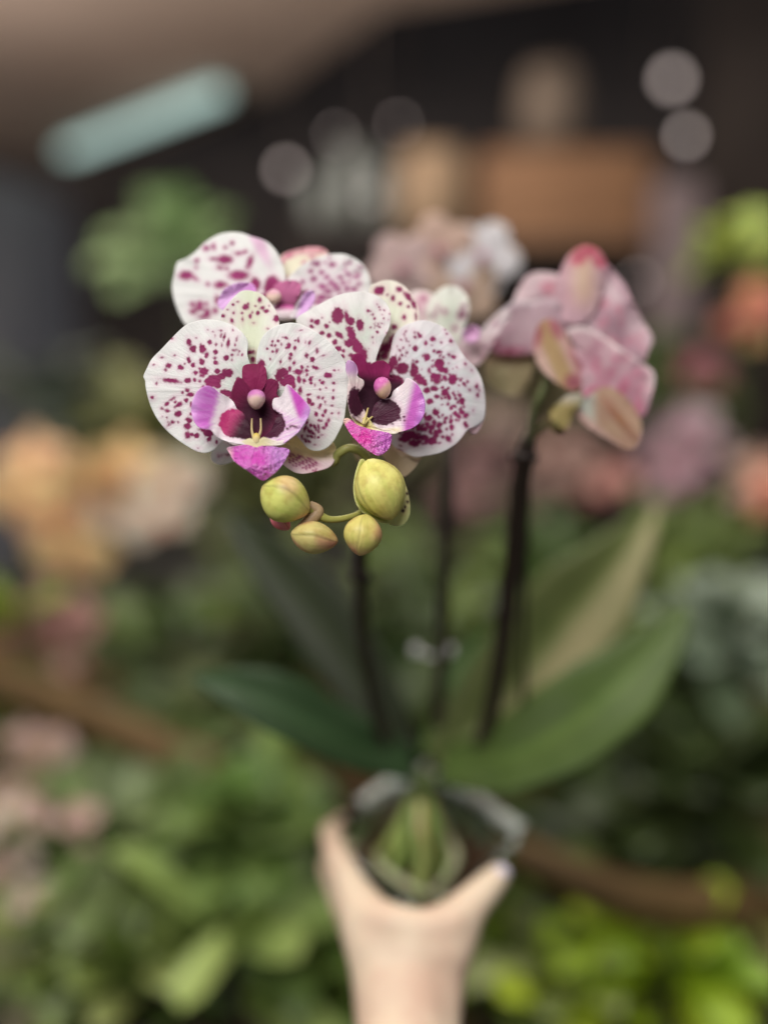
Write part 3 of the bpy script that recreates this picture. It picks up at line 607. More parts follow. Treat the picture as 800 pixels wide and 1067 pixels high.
petal('petal', FL, RB - .008, Hh([(405, 380), (430, 362), (475, 362), (560, 405), (650, 468), (720, 515), (766, 560), (758, 640), (718, 735), (640, 690), (540, 660), (470, 650), (460, 560), (430, 450)]), (637, 390), (607, 405),
      depth=lambda x, y, t: 8 * ((x - 607) / 70) ** 2 + 3 * np.sin((x - y) * .09), col=lambda x, y, t: lerpc(lerpc(S(218, 184, 192), S(204, 160, 172), band(np.sin(x * .17 + y * .13), -.6, 1)), S(244, 228, 228), band(t, .80, .97) * band(-(y - .62 * (x - 610)), -366, -352)), mat=M_PETAL_BACK, ripple=2.0, scol=S(196, 120, 142), spots=[(648, 405, 5, 12, 25), (665, 422, 4, 9, 0), (615, 408, 8, 4, -40)] + rnd_spots(12, (620, 370, 670, 410), 1, 3, 43))
petal('sepal', FL, RB - .012, Hh([(264, 410), (288, 347), (335, 328), (378, 360), (420, 440), (468, 540), (462, 610), (420, 628), (345, 585), (290, 530), (263, 460)]), (580, 367), (600, 402), depth=lambda x, y, t: 5 * np.abs((x - 560 - .42 * (y - 335)) / 12),
      col=lambda x, y, t: lerpc(S(198, 168, 124), S(222, 190, 176), band(np.abs(x - 576 - .45 * (y - 365)), 5, 14)), mat=M_PETAL_BACK, scol=S(170, 100, 112), spots=[(560, 350, 4, 10, 10), (579, 341, 5, 11, -25), (598, 398, 9, 8, 0), (603, 380, 3, 16, -25)], ripple=.6)
petal('sepal', FL, RB - .010, Hh([(440, 712), (475, 665), (560, 612), (640, 650), (700, 730), (712, 800), (690, 862), (640, 868), (560, 822), (475, 765)]), (635, 433), (605, 405), depth=lambda x, y, t: 5 * np.abs((y - 400 - .9 * (x - 605)) / 18),
      col=lambda x, y, t: lerpc(lerpc(S(208, 214, 200), S(194, 164, 138), band(x, 612, 626)), S(212, 182, 170), band(y - .9 * (x - 610), 428, 436)), mat=M_PETAL_BACK, scol=S(150, 100, 70), spots=[(645, 436, 3, 16, -40)], ripple=.8)
petal('sepal', FL, RB - .011, Hh([(330, 720), (400, 650), (450, 640), (470, 660), (430, 720), (395, 790), (350, 760)]), (590, 427), (600, 405), depth=lambda x, y, t: 3 * t, col=lambda x, y, t: lerpc(S(170, 158, 100), S(206, 206, 184), band(-y, -425, -412)), mat=M_PETAL_BACK, nr=16, na=50)
GREEN = S(112, 120, 66)
tube('pedicel', [P(551, 462, .466), P(556, 430, .458), P(566, 405, .452), P(590, 350, .452)], [.0024, .0022, .0022, .0026], M_STEM, ORCHID, col=lambda s, V: lerpc(S(58, 58, 44), S(104, 114, 70), s))
tube('pedicel', [P(552, 458, .466), P(572, 440, .452), P(590, 424, .446), P(606, 408, .444)], [.0024, .0022, .0022, .0026], M_STEM, ORCHID, col=lambda s, V: lerpc(S(58, 54, 40), S(124, 118, 74), s))
bud('bud', ORCHID, 580, 444, .448, 13, 8, 60, S(104, 96, 58), S(110, 54, 56))

# ---------------- third spike behind: blurred pink-white blooms
FB = .59
for (cx_, cy_, rot, c1) in ((420, 280, 20, S(202, 176, 172)), (458, 262, -30, S(206, 176, 160)), (503, 268, 10, S(226, 222, 224)), (482, 300, 40, S(196, 170, 150))):
    fo = empty('flower', P(cx_, cy_, FB), ORCHID); fo['label'] = 'blurred pale pink flower on the rear spike'
    for i in range(5):
        a = math.radians(rot + i * 72); L = 37
        ux, uy = math.cos(a), math.sin(a)
        pts = [(cx_ + L * (u * ux - v * uy), cy_ + L * (u * uy + v * ux)) for u, v in ((-.05, 0), (.3, .38), (.75, .45), (1.05, .2), (1.05, -.2), (.75, -.45), (.3, -.38))]
        petal('petal', fo, FB + .003 * (i % 2), pts, (cx_ + ux * L * .6, cy_ + uy * L * .6), (cx_, cy_), depth=lambda x, y, t: 5 * t, col=lambda x, y, t, c1=c1: np.tile(c1, (len(x), 1)), mat=M_PETAL_SOFT, nr=8, na=28)
    blob('column', fo, cx_, cy_, FB - .006, 6, 6, 8, lambda u, v, w: np.tile(S(190, 120, 140), (len(u), 1)), M_LIP)

# ---------------- buds at the tip of the front spike
YG, YG2, PKB = S(206, 206, 104), S(178, 186, 72), S(206, 158, 116)
bud('bud', ORCHID, 297.5, 520, .366, 28, 24.5, 28, S(204, 206, 112), S(216, 178, 134), phase=2.2, label='round yellow-green bud on the left')
bud('bud', ORCHID, 396, 510, .372, 34, 26, 68, S(224, 218, 126), S(212, 198, 108), phase=.9, seam=.015, label='largest bud, starting to open')
bud('bud', ORCHID, 327.5, 560, .367, 25, 17, 10, S(198, 184, 116), S(198, 140, 116), phase=4.0, label='small brownish bud, lowest on the left')
bud('bud', ORCHID, 378, 557.5, .366, 22, 20, 100, S(212, 200, 116), S(214, 162, 126), phase=1.6, label='small round bud under the largest bud')
bud('bud', ORCHID, 292, 543, .376, 13, 9, 40, S(226, 120, 130), S(236, 160, 160), phase=0, label='tiny pink bud tip behind the left bud')
# bud opening: outer sepal wrapped behind, cream petal with dark marks
petal('bud_sepal', ORCHID, .376, [(378, 478), (371, 490), (368, 508), (371, 525), (382, 538), (398, 545), (405, 540), (392, 500)], (386, 515), (400, 540), depth=lambda x, y, t: -6 * (1 - band(x, 368, 384)) , col=lambda x, y, t: lerpc(S(222, 222, 150), S(190, 196, 92), band(-t, -.98, -.85)), nr=20, na=80, ripple=.4, mat=M_PETAL)
petal('bud_petal', ORCHID, .380, [(412, 495), (421, 502), (426, 518), (427, 535), (421, 546), (410, 548), (404, 540)], (415, 525), (405, 545), depth=lambda x, y, t: 2 * t, col=lambda x, y, t: np.tile(S(226, 228, 160), (len(x), 1)),
      spots=[(420.5, 506, 1.3, 2, 0), (424, 514, 1.2, 1.6, 0), (424.5, 523, 1.2, 1.5, 0), (420, 532, 1.5, 1.8, 0), (418, 515, 1.4, 1, 0), (422, 529, .8, 1.4, 0)], scol=S(60, 26, 40), nr=20, na=80, ripple=.4)

# ---------------- spikes, stakes
DK = S(44, 34, 30)
def spike(name, path, r, col, lab=None): return tube(name, path, r, M_STEM, ORCHID, col=col, n=14, label=lab)
spike('flower_spike', [P(408, 800, .60), P(392, 740, .585), P(378, 660, .54), P(376, 590, .50), P(384, 500, .452), P(396, 420, .425), P(398, 415, .412), P(393, 450, .403), P(388, 490, .395), P(386, 522, .389), P(372, 536, .379), P(345, 541.5, .373), P(328, 534, .371), P(318, 527, .370)],
      [.0042, .004, .0038, .0036, .0033, .003, .0026, .0024, .0022, .0018, .0013, .0014, .0022, .0022], lambda s, V: lerpc(DK, S(150, 150, 78), band(s, .45, .72)), 'dark spike arching forward to the buds')
tube('pedicel', [P(312, 552, .370), P(322, 543, .370), P(331, 533, .371), P(322, 526, .370)], [.0018, .0026, .0026, .0018], M_STEM, ORCHID, col=S(164, 140, 108))
tube('pedicel', [P(386, 520, .39), P(384, 500, .389), P(383, 481, .386), P(375, 470, .383), P(363, 467, .381), P(352, 473, .382), P(342, 480, .384), P(300, 440, .39), P(268, 415, .386)], [.0018, .0018, .0018, .0018, .0018, .0019, .002, .0022, .0026], M_STEM, ORCHID, col=S(136, 138, 76))
tube('pedicel', [P(384, 481, .387), P(388, 488, .380), P(390, 500, .376)], [.0019, .002, .003], M_STEM, ORCHID, col=S(168, 152, 104))
tube('pedicel', [P(396, 420, .42), P(350, 380, .42), P(300, 320, .414)], [.002, .002, .0024], M_STEM, ORCHID, col=GREEN)
tube('pedicel', [P(398, 418, .415), P(402, 412, .40), P(400, 408, .388)], [.002, .002, .0024], M_STEM, ORCHID, col=GREEN)
tube('pedicel', [P(397, 420, .425), P(440, 400, .44), P(478, 362, .438)], [.002, .002, .0024], M_STEM, ORCHID, col=GREEN)
spike('flower_spike', [P(486, 806, .60), P(508, 755, .588), P(521, 690, .56), P(532, 600, .53), P(540, 530, .50), P(546, 480, .475), P(552, 455, .466)], [.0056, .0054, .0054, .0054, .0054, .0050, .0036], lambda s, V: np.tile(DK, (len(s), 1)), 'dark spike carrying the pink-backed flowers')
spike('flower_spike', [P(452, 800, .61), P(458, 720, .60), P(464, 600, .57), P(468, 480, .56), P(466, 380, .58), P(464, 300, .595), P(440, 272, .598)], [.0045, .0044, .0042, .004, .0034, .003, .002], lambda s, V: np.tile(S(50, 40, 34), (len(s), 1)), 'rear dark spike')
for pth in ([(547, 800, .60), (545, 720, .585), (546, 600, .54), (549, 480, .49)], [(400, 800, .605), (385, 700, .575), (374, 560, .50)]):
    tube('stake', [P(*q) for q in pth], [.0022, .0022, .0022], M_STEM, ORCHID, col=S(36, 30, 28))
def ring(name, x, y, d, R, r, mat, parent):
    n, m = 24, 10
    th = np.linspace(0, 2 * math.pi, n, endpoint=False); ph = np.linspace(0, 2 * math.pi, m, endpoint=False)
    c = PV(x, y, d); V = []
    for a in th:
        for b in ph:
            V.append(c + RT * (R + r * math.cos(b)) * math.cos(a) + AX * (R + r * math.cos(b)) * math.sin(a) + UP * r * 1.8 * math.sin(b))
    F = [(i * m + j, ((i + 1) % n) * m + j, ((i + 1) % n) * m + (j + 1) % m, i * m + (j + 1) % m) for i in range(n) for j in range(m)]
    V = np.array(V)
    return mk(name, V, F, mat, parent, attrs=dict(col=np.tile(DK, (len(V), 1)), pu=V[:, 0], pv=V[:, 1]))
ring('node', 546, 476, .474, .0056, .0016, M_STEM, ORCHID)
ring('node', 527, 640, .545, .0058, .0014, M_STEM, ORCHID)
ring('node', 376, 600, .505, .0045, .0014, M_STEM, ORCHID)
for cx_ in (433, 468):
    blob('clip', ORCHID, cx_, 678, .592, 6, 6, 6, lambda u, v, w: np.tile((.9, .9, .9), (len(u), 1)), M_CLIP)
tube('clip', [P(433, 678, .592), P(450, 684, .597), P(468, 678, .592)], [.0015, .0015, .0015], M_CLIP, ORCHID, col=(.9, .9, .9), dense=True)

# ---------------- leaves
LG = S(66, 84, 40); LGd = S(44, 66, 34); LGl = S(84, 112, 58)
def lf(pts, hw, col, up, fold=.25, label=None, col2=None):
    return leaf('leaf', [P(*q) for q in pts], hw, M_LEAF, ORCHID, col, up=up, fold=fold, label=label, col2=col2)
lf([(455, 795, .60), (520, 735, .61), (585, 655, .635), (640, 590, .66), (683, 528, .69)], [.012, .028, .036, .034, .020, .002], S(96, 104, 62), (-.2, -.9, .4), .30, col2=S(158, 150, 112), label='upright leaf with glare painted pale tan on one half')  # tan half is glare put into the leaf colour
lf([(460, 800, .595), (530, 790, .575), (610, 745, .575), (670, 690, .60), (715, 635, .63)], [.012, .024, .030, .029, .018, .002], S(78, 96, 48), (-.1, -.5, .85), .22)
lf([(430, 800, .595), (360, 775, .575), (300, 745, .56), (245, 720, .555), (200, 706, .56)], [.012, .024, .027, .024, .014, .001], S(46, 66, 40), (.1, -.35, .9), .25)
lf([(425, 795, .605), (370, 700, .64), (320, 630, .67), (270, 572, .70), (236, 532, .73)], [.010, .022, .027, .024, .015, .001], S(34, 42, 22), (.3, -.8, .5), .25)
lf([(450, 795, .605), (480, 735, .64), (500, 690, .67), (512, 655, .69)], [.010, .016, .016, .012, .001], S(62, 90, 40), (-.1, -.9, .4), .2)

# ---------------- the clear square pot with roots and bark
pc = PV(440, 872, .598)
tilt = math.radians(14)
pz = np.array([0, -math.sin(tilt), math.cos(tilt)]); py = np.array([0, math.cos(tilt), math.sin(tilt)])
def potpt(u, v, w): return pc + RT * u + py * v + pz * w
def square_ring(half, rad, w, n=6):
    out = []
    for k in range(4):
        a0 = k * math.pi / 2
        cxx, cyy = (half - rad) * math.sqrt(2) * math.cos(a0), (half - rad) * math.sqrt(2) * math.sin(a0)
        for j in range(n + 1):
            a = a0 - math.pi / 4 + (j / n) * math.pi / 2
            out.append(potpt(cxx + rad * math.cos(a), cyy + rad * math.sin(a), w))
    return out
rings = []
for half, w in ((.046, .0), (.0455, -.010), (.0435, -.011), (.032, -.085), (.030, -.087)):
    rings.append(square_ring(half, .008, w))
n = len(rings[0]); V = np.vstack(rings)
F = [(i * n + j, i * n + (j + 1) % n, (i + 1) * n + (j + 1) % n, (i + 1) * n + j) for i in range(len(rings) - 1) for j in range(n)]
F.append([(len(rings) - 1) * n + j for j in range(n)])
POT = mk('pot', V, F, M_CLEAR, ORCHID, origin=potpt(0, 0, -.087), solid=.0008)
ro = square_ring(.0470, .009, .001); ri = square_ring(.0435, .006, .001); ro2 = square_ring(.0470, .009, -.003); ri2 = square_ring(.0435, .006, -.004)
V = np.vstack([ro, ri, ri2, ro2]); F = []
for a, b in ((0, 1), (1, 2), (2, 3), (3, 0)):
    F += [(a * n + j, a * n + (j + 1) % n, b * n + (j + 1) % n, b * n + j) for j in range(n)]
mk('rim', V, F, M_CLEAR, POT, smooth=False)
for sx in (-1, 1):  # pale strips added to show the back rim edges as lit
    aL, bL = np.array([.004 * sx, .0655]), np.array([.064 * sx, .003])
    if sx < 0: aL, bL = np.array([-.018, .048]), np.array([-.040, .026])
    nn = np.array([(bL - aL)[1], -(bL - aL)[0]]) * sx; nn = -nn / np.linalg.norm(nn)
    V = []
    for k in range(12):
        c2 = aL + (bL - aL) * k / 11
        for off, hh in ((-.001, -.004), (-.001, .003), (.002, .0045), (.0055, .004), (.007, .001)):
            V.append(potpt(*(c2 + nn * (off - .001)), hh + .0008 * math.sin(k * 1.3)))
    F = [(k * 5 + j, k * 5 + j + 1, (k + 1) * 5 + j + 1, (k + 1) * 5 + j) for k in range(11) for j in range(4)]
    mk('rim_highlight_strip', V, F, M_RIM_HIGHLIGHT, POT, solid=.0006)
# bark filling
g = 26; V = []; F = []
for i in range(g):
    for j in range(g):
        a, b = (i / (g - 1) * 2 - 1) * .039, (j / (g - 1) * 2 - 1) * .039
        u, v = (a - b) / math.sqrt(2), (a + b) / math.sqrt(2)
        V.append(potpt(u, v, -.024 + .006 * math.sin(i * 2.1) * math.cos(j * 1.7) + random.uniform(-.003, .003)))
F = [(i * g + j, i * g + j + 1, (i + 1) * g + j + 1, (i + 1) * g + j) for i in range(g - 1) for j in range(g - 1)]
mk('bark', V, F, M_BARK, POT, smooth=False)['kind'] = 'stuff'
r_ = np.random.default_rng(5)
for k in range(4):
    a = r_.uniform(0, 6.28); b = a + r_.uniform(1.2, 2.6); R1 = r_.uniform(.012, .032); R2 = r_.uniform(.012, .034)
    tube('root', [potpt(R1 * math.cos(a), R1 * math.sin(a), -.026), potpt(R1 * 1.05 * math.cos((2 * a + b) / 3), R1 * 1.05 * math.sin((2 * a + b) / 3), -.010), potpt(R2 * math.cos((a + 2 * b) / 3), R2 * math.sin((a + 2 * b) / 3), -.012), potpt(R2 * math.cos(b), R2 * math.sin(b), -.028)],
         [.0024, .003, .003, .0022], M_STEM, ORCHID, col=[S(176, 180, 142), S(140, 150, 100), S(196, 196, 160)][k % 3], n=10)
for k in range(13):
    a = r_.uniform(0, 6.28); R1 = r_.uniform(.016, .034)
    e = [potpt(.006 * math.cos(a), .010 + .006 * math.sin(a), .026), potpt(.012 * math.cos(a + .2), .008 + .012 * math.sin(a + .2) - .004, .012),
         potpt(R1 * .7 * math.cos(a + .4), R1 * .7 * math.sin(a + .4), -.004), potpt(R1 * .95 * math.cos(a + .3), R1 * .95 * math.sin(a + .3), -.024), potpt(R1 * .7 * math.cos(a), R1 * .7 * math.sin(a), -.06)]
    tube('root', e, [.0024, .0028, .0030, .0028, .0022], M_STEM, ORCHID, col=[S(158, 178, 100), S(186, 198, 140), S(120, 146, 74), S(190, 164, 110)][k % 4], n=10)
# leaf bases / crown where the spikes start
tube('crown', [potpt(0, .012, -.02), potpt(0, .012, .012), potpt(0, .012, .040)], [.011, .012, .006], M_STEM, ORCHID, col=S(84, 100, 52), n=16)

# ================================================================== THE HAND
def capsules(chains):
    V, F = [], []
    for ch in chains:
        for (p0, r0), (p1, r1) in zip(ch[:-1], ch[1:]):
            p0, p1 = np.array(p0), np.array(p1)
            m = max(2, int(np.linalg.norm(p1 - p0) / .0025))
            for t in np.linspace(0, 1, m):
                c, r = p0 * (1 - t) + p1 * t, r0 * (1 - t) + r1 * t
                b = len(V); n1, n2 = 8, 14
                for i in range(n1 + 1):
                    th = math.pi * i / n1
                    for j in range(n2):
                        ph = 2 * math.pi * j / n2
                        V.append(c + r * np.array([math.sin(th) * math.cos(ph), math.sin(th) * math.sin(ph), math.cos(th)]))
                F += [(b + i * n2 + j, b + (i + 1) * n2 + j, b + (i + 1) * n2 + (j + 1) % n2, b + i * n2 + (j + 1) % n2) for i in range(n1) for j in range(n2)]
    return V, F
q = lambda x, y, d, r: (PV(x, y, d), r)
chains = [
    [q(418, 1330, .40, .034), q(424, 1180, .450, .0285), q(412, 1075, .486, .0215), q(405, 1010, .508, .0215)],     # forearm, wrist
    [q(430, 1330, .405, .034), q(432, 1180, .455, .0290), q(426, 1075, .485, .0225), q(426, 1010, .506, .0215)],
    [q(444, 1330, .41, .034), q(442, 1180, .460, .0285), q(438, 1075, .490, .0215), q(447, 1010, .511, .0210)],
    [q(405, 1010, .508, .0215), q(384, 965, .518, .0170), q(366, 926, .534, .0102), q(349, 888, .562, .0086), q(345, 868, .602, .0080), q(358, 858, .645, .0070)],   # index
    [q(408, 1010, .512, .019), q(382, 972, .535, .0135), q(360, 940, .565, .0102), q(346, 905, .605, .0090), q(352, 893, .648, .0078), q(378, 890, .668, .0070)],   # middle
    [q(402, 1015, .520, .019), q(382, 985, .555, .013), q(368, 962, .590, .0098), q(358, 940, .630, .0086), q(372, 930, .660, .0074), q(398, 928, .672, .0066)],    # ring
    [q(405, 1025, .525, .018), q(392, 1005, .570, .012), q(386, 990, .605, .0086), q(388, 975, .640, .0074), q(408, 965, .658, .0062)],                            # little
    [q(447, 1010, .510, .0210), q(470, 972, .512, .0160), q(486, 948, .516, .0112), q(506, 927, .526, .0092), q(520, 912, .536, .0074)],                           # thumb
    [q(392, 985, .512, .0180), q(428, 992, .506, .0175), q(462, 985, .510, .0180)],
    [q(395, 972, .512, .0150), q(430, 978, .506, .0140), q(464, 972, .510, .0150)],
    [q(420, 1000, .510, .020), q(432, 978, .508, .013), q(440, 966, .507, .0085)],                                                                                   # web
    [q(385, 955, .515, .012), q(408, 962, .506, .0105), q(440, 968, .504, .0100), q(470, 962, .506, .0105), q(484, 950, .514, .0105)],
]
V, F = capsules(chains)
me = bpy.data.meshes.new('tmp_hand'); me.from_pydata([tuple(v) for v in V], [], F)
tmp = bpy.data.objects.new('tmp_hand', me); COL.objects.link(tmp)
rm = tmp.modifiers.new('r', 'REMESH'); rm.mode = 'VOXEL'; rm.voxel_size = .0016
sm = tmp.modifiers.new('s', 'SMOOTH'); sm.iterations = 40; sm.factor = .5
dg = bpy.context.evaluated_depsgraph_get(); dg.update()
hm = bpy.data.meshes.new_from_object(tmp.evaluated_get(dg)); hm.name = 'person'
bpy.data.objects.remove(tmp); bpy.data.meshes.remove(me)
hm.materials.clear(); hm.materials.append(M_SKIN)
o0 = Vector(PV(424, 1010, .508).tolist())
hm.transform(Matrix.Translation(-o0)); hm.polygons.foreach_set('use_smooth', [True] * len(hm.polygons))
HAND = bpy.data.objects.new('person', hm); link(HAND, None, o0)
tag(HAND, 'bare hand and forearm reaching up from below, fingers and thumb gripping the clear pot', 'person')
def nail(x, y, d, ang, L, W):
    a = math.radians(ang); n, m = 10, 8; V = []; px = d / FPX
    for i in range(n):
        for j in range(m):
            u, v = i / (n - 1) * 2 - 1, j / (m - 1) * 2 - 1
            wd = W * (1 - .35 * max(0, u) ** 3)
            X, Y = u * L * math.cos(a) - v * wd * math.sin(a), u * L * math.sin(a) + v * wd * math.cos(a)
            V.append(PV(x + X, y + Y, d + (.0035 * v * v + .002 * u * u)))
    F = [(i * m + j, i * m + j + 1, (i + 1) * m + j + 1, (i + 1) * m + j) for i in range(n - 1) for j in range(m - 1)]
    return mk('fingernail', V, F, M_NAIL, HAND, solid=.0006)
nail(519, 914, .5285, -43, 13, 9)

# ================================================================== BACKGROUND
BZ = .74   # bench height
def box(name, lo, hi, mat, parent=None, bev=.004):
    lo, hi = np.array(lo, float), np.array(hi, float)
    V = [[(lo, hi)[(i >> k) & 1][k] for k in range(3)] for i in range(8)]
    F = [(0, 2, 3, 1), (4, 5, 7, 6), (0, 1, 5, 4), (2, 6, 7, 3), (0, 4, 6, 2), (1, 3, 7, 5)]
    o = mk(name, V, F, mat, parent, smooth=False)
    if bev:
        b = o.modifiers.new('b', 'BEVEL'); b.width = bev; b.segments = 2
    return o
def lathe(name, base, prof, mat, parent=None, n=32, cap=True):
    V, F = [], []
    for r, z in prof:
        for j in range(n):
            a = 2 * math.pi * j / n
            V.append((base[0] + r * math.cos(a), base[1] + r * math.sin(a), base[2] + z))
    for i in range(len(prof) - 1):
        F += [(i * n + j, i * n + (j + 1) % n, (i + 1) * n + (j + 1) % n, (i + 1) * n + j) for j in range(n)]
    if cap: F.append(list(range(n))[::-1])
    return mk(name, V, F, mat, parent, origin=base)
POTPROF = [(.040, 0), (.058, .085), (.062, .085), (.062, .10), (.056, .10), (.054, .08), (.0, .078)]

# setting
tag(mk('floor', [(-6, -3, 0), (6, -3, 0), (6, 9, 0), (-6, 9, 0)], [(0, 1, 2, 3)], M_FLOOR, smooth=False), kind='structure')
tag(mk('back_wall', [(-6, 7.0, 0), (6, 7.0, 0), (6, 7.0, 4.5), (-6, 7.0, 4.5)], [(0, 1, 2, 3)], M_DARK, smooth=False), kind='structure')
tag(mk('side_wall', [(-2.25, 2.5, 0), (-2.25, 7, 0), (-2.25, 7, 2.3), (-2.25, 2.5, 2.3)], [(0, 1, 2, 3)], M_GREYWALL, smooth=False), kind='structure')
cz = 2.6
edge = [on_plane_z(-80, 212, cz), on_plane_z(120, 165, cz), on_plane_z(290, 92, cz), on_plane_z(400, 10, cz)]
poly = [(-6, -3, cz)] + [(-6, edge[0].y + .3, cz)] + [tuple(e) for e in edge] + [(edge[-1].x + 3.0, edge[-1].y - 1.5, cz), (6, -3, cz)]
tag(mk('ceiling', poly, [list(range(len(poly)))], M_CEIL, smooth=False), kind='structure')
# tube lamp on the ceiling
ta, tb = on_plane_z(70, 158, cz - .08), on_plane_z(228, 97, cz - .08)
LAMP = empty('ceiling_light', (ta + tb) / 2)
tag(LAMP, 'long pale turquoise tube lamp under the beige ceiling', 'ceiling light')
M_TUBE = emit('tube_glow', S(186, 214, 206), 1.4)
dv = (tb - ta).normalized(); perp = Vector((-dv.y, dv.x, 0))
def obox(name, a, b, hw, z0, z1, mat, parent):
    V = []
    for p in (a, b):
        for sgn in (-1, 1):
            for z in (z0, z1): V.append(tuple(Vector((p.x, p.y, z)) + perp * hw * sgn))
    F = [(0, 1, 3, 2), (4, 6, 7, 5), (0, 4, 5, 1), (2, 3, 7, 6), (0, 2, 6, 4), (1, 5, 7, 3)]
    return mk(name, V, F, mat, parent, smooth=False)
obox('housing', ta, tb, .045, cz - .05, cz - .003, M_GREYPOT, LAMP)
obox('diffuser', ta, tb, .036, cz - .10, cz - .052, M_TUBE, LAMP)

# shelf with crate, baskets, pots
D = 3.2
def at_shelf(x, y): return P(x, y, D)
s0, s1 = at_shelf(395, 256), at_shelf(690, 256)
SH = empty('shelf_unit', (s0.x, s0.y, 0)); tag(SH, 'dark open shelf unit standing under the wooden crate', 'shelf')
box('shelf_board', (s0.x, s0.y - .2, s0.z - .04), (s1.x, s0.y + .3, s0.z), M_SHELF, SH)
for xx in (s0.x + .03, s1.x - .07):
    for yy in (s0.y - .18, s0.y + .24): box('leg', (xx, yy, 0), (xx + .04, yy + .04, s0.z - .041), M_SHELF, SH)
box('back_panel', (s0.x, s0.y + .303, .3), (s1.x, s0.y + .32, s0.z - .041), M_SHELF, SH)
c0, c1 = at_shelf(505, 254), at_shelf(664, 168)
CR = empty('wooden_crate', (c0.x, s0.y, s0.z)); tag(CR, 'orange-brown wooden crate standing on the dark shelf', 'crate')
zt = c1.z
for k in range(4):
    zz = s0.z + .003 + k * (zt - s0.z) / 4
    box('slat', (c0.x, s0.y - .06, zz), (c1.x, s0.y - .04, zz + (zt - s0.z) / 4 - .005), M_CRATE, CR)
    box('slat', (c0.x, s0.y + .20, zz), (c1.x, s0.y + .22, zz + (zt - s0.z) / 4 - .005), M_CRATE, CR)
for xx in (c0.x - .021, c1.x + .001): box('side_panel', (xx, s0.y - .06, s0.z + .003), (xx + .02, s0.y + .22, zt), M_CRATE, CR)
box('crate_lid', (c0.x - .02, s0.y - .06, zt + .002), (c1.x + .02, s0.y + .22, zt + .02), M_CRATE, CR)
bk = at_shelf(450, 254)
BK = lathe('basket', (bk.x, s0.y, s0.z + .002), [(.085, 0), (.12, .08), (.125, .2), (.10, .30), (.09, .31), (.09, .29), (0, .28)], M_TAN); tag(BK, 'tan rounded basket on the shelf left of the wooden crate', 'basket')
bb = at_shelf(572, 166)
B2 = lathe('brown_jar', (bb.x, s0.y + .08, zt + .022), [(.06, 0), (.10, .06), (.115, .14), (.10, .24), (.07, .29), (.07, .28), (0, .27)], M_BROWN); tag(B2, 'brown bulging jar on top of the wooden crate', 'jar')

# pale post
pp0 = P(706, 190, 3.0)
PO = box('post', (pp0.x - .065, pp0.y - .065, 0), (pp0.x + .065, pp0.y + .065, pp0.z), M_POST); tag(PO, 'pale mauve square post right of the shelf', 'post')
bx0 = P(770, 300, 5.5)
WD = box('timber_panel', (bx0.x - .3, bx0.y, 0), (bx0.x + .9, bx0.y + .05, 3.6), plain('panel_brown', S(72, 62, 56), S(88, 76, 68), 2, .9, .1)); tag(WD, 'tall dull brown board panel at the far right', 'panel')

# little bulbs, plus glowing dots added for reflections off glass (round bokeh)
M_BULB_GLINT = emit('bulb_and_glint_glow', S(206, 190, 184), 3.6)
def bulb(x, y, d, r, label):
    c = P(x, y, d); o = empty('bulb_or_glint', (c.x, c.y, c.z + .06)); tag(o, label, 'bulb', 'small bulbs hanging at the back')
    lathe('bulb', (c.x, c.y, c.z - r), [(r * math.sin(math.pi * i / 12) + 1e-4, r - r * math.cos(math.pi * i / 12)) for i in range(13)], M_BULB_GLINT, o, n=20, cap=False)
    tube('cord', [(c.x, c.y, c.z + r), (c.x, c.y, c.z + .5), (c.x, c.y, 4.3)], [.003, .003, .003], M_SHELF, o, col=(.02, .02, .02), n=6)
bulb(700, 82, 4.2, .030, 'upper dim bulb hanging in the dark at upper right')
bulb(715, 141, 2.4, .014, 'lower small bulb hanging in the dark at upper right')
bulb(298, 176, 3.0, .016, 'pinkish added glint, glowing left of the grey pots')  # from here down: glass reflections added as glowing bulbs
bulb(665, 292, 3.0, .010, 'faint added glint, glowing beside the pale post')
bulb(350, 140, 3.6, .010, 'faint added glint, glowing just above the grey pots')
bulb(415, 128, 3.3, .009, 'faint added glint, glowing above the tan basket')
bulb(385, 205, 2.8, .008, 'lowest faint added glint, glowing in front of the grey pots')

# grey pots on a far stand
sp0, sp1 = P(320, 236, 3.8), P(412, 236, 3.8)
ST = empty('pot_stand', (sp0.x, sp0.y, 0)); tag(ST, 'narrow dark stand holding the grey glazed pots', 'stand')
box('board', (sp0.x - .04, sp0.y - .15, sp0.z - .03), (sp1.x + .04, sp0.y + .15, sp0.z), M_SHELF, ST)
for xx in (sp0.x, sp1.x - .03): box('leg', (xx, sp0.y - .1, 0), (xx + .03, sp0.y + .1, sp0.z - .031), M_SHELF, ST)
for (x, h, lab) in ((334, .18, 'leftmost squat grey glazed pot on the far stand'), (366, .30, 'tall middle grey glazed pot on the far stand'), (396, .24, 'rightmost grey glazed pot on the far stand')):
    c = P(x, 236, 3.8)
    tag(lathe('glazed_pot', (c.x, sp0.y, sp0.z + .002), [(.035, 0), (.055, h * .4), (.05, h * .8), (.058, h), (.05, h), (.04, h * .8), (0, h * .75)], M_GREYPOT), lab, 'pot', 'grey glazed pots')

# bench
BN = empty('display_bench', (0, 1.6, 0)); tag(BN, 'long wooden display bench under the crowded plants', 'bench')
for k in range(9):
    box('plank', (-2.2, .62 + k * .2, BZ - .03), (2.4, .62 + k * .2 + .19, BZ), M_WOOD, BN)
for xx in (-2.0, 0.2, 2.2):
    for yy in (.7, 2.2): box('leg', (xx, yy, 0), (xx + .06, yy + .06, BZ - .031), M_WOOD, BN)

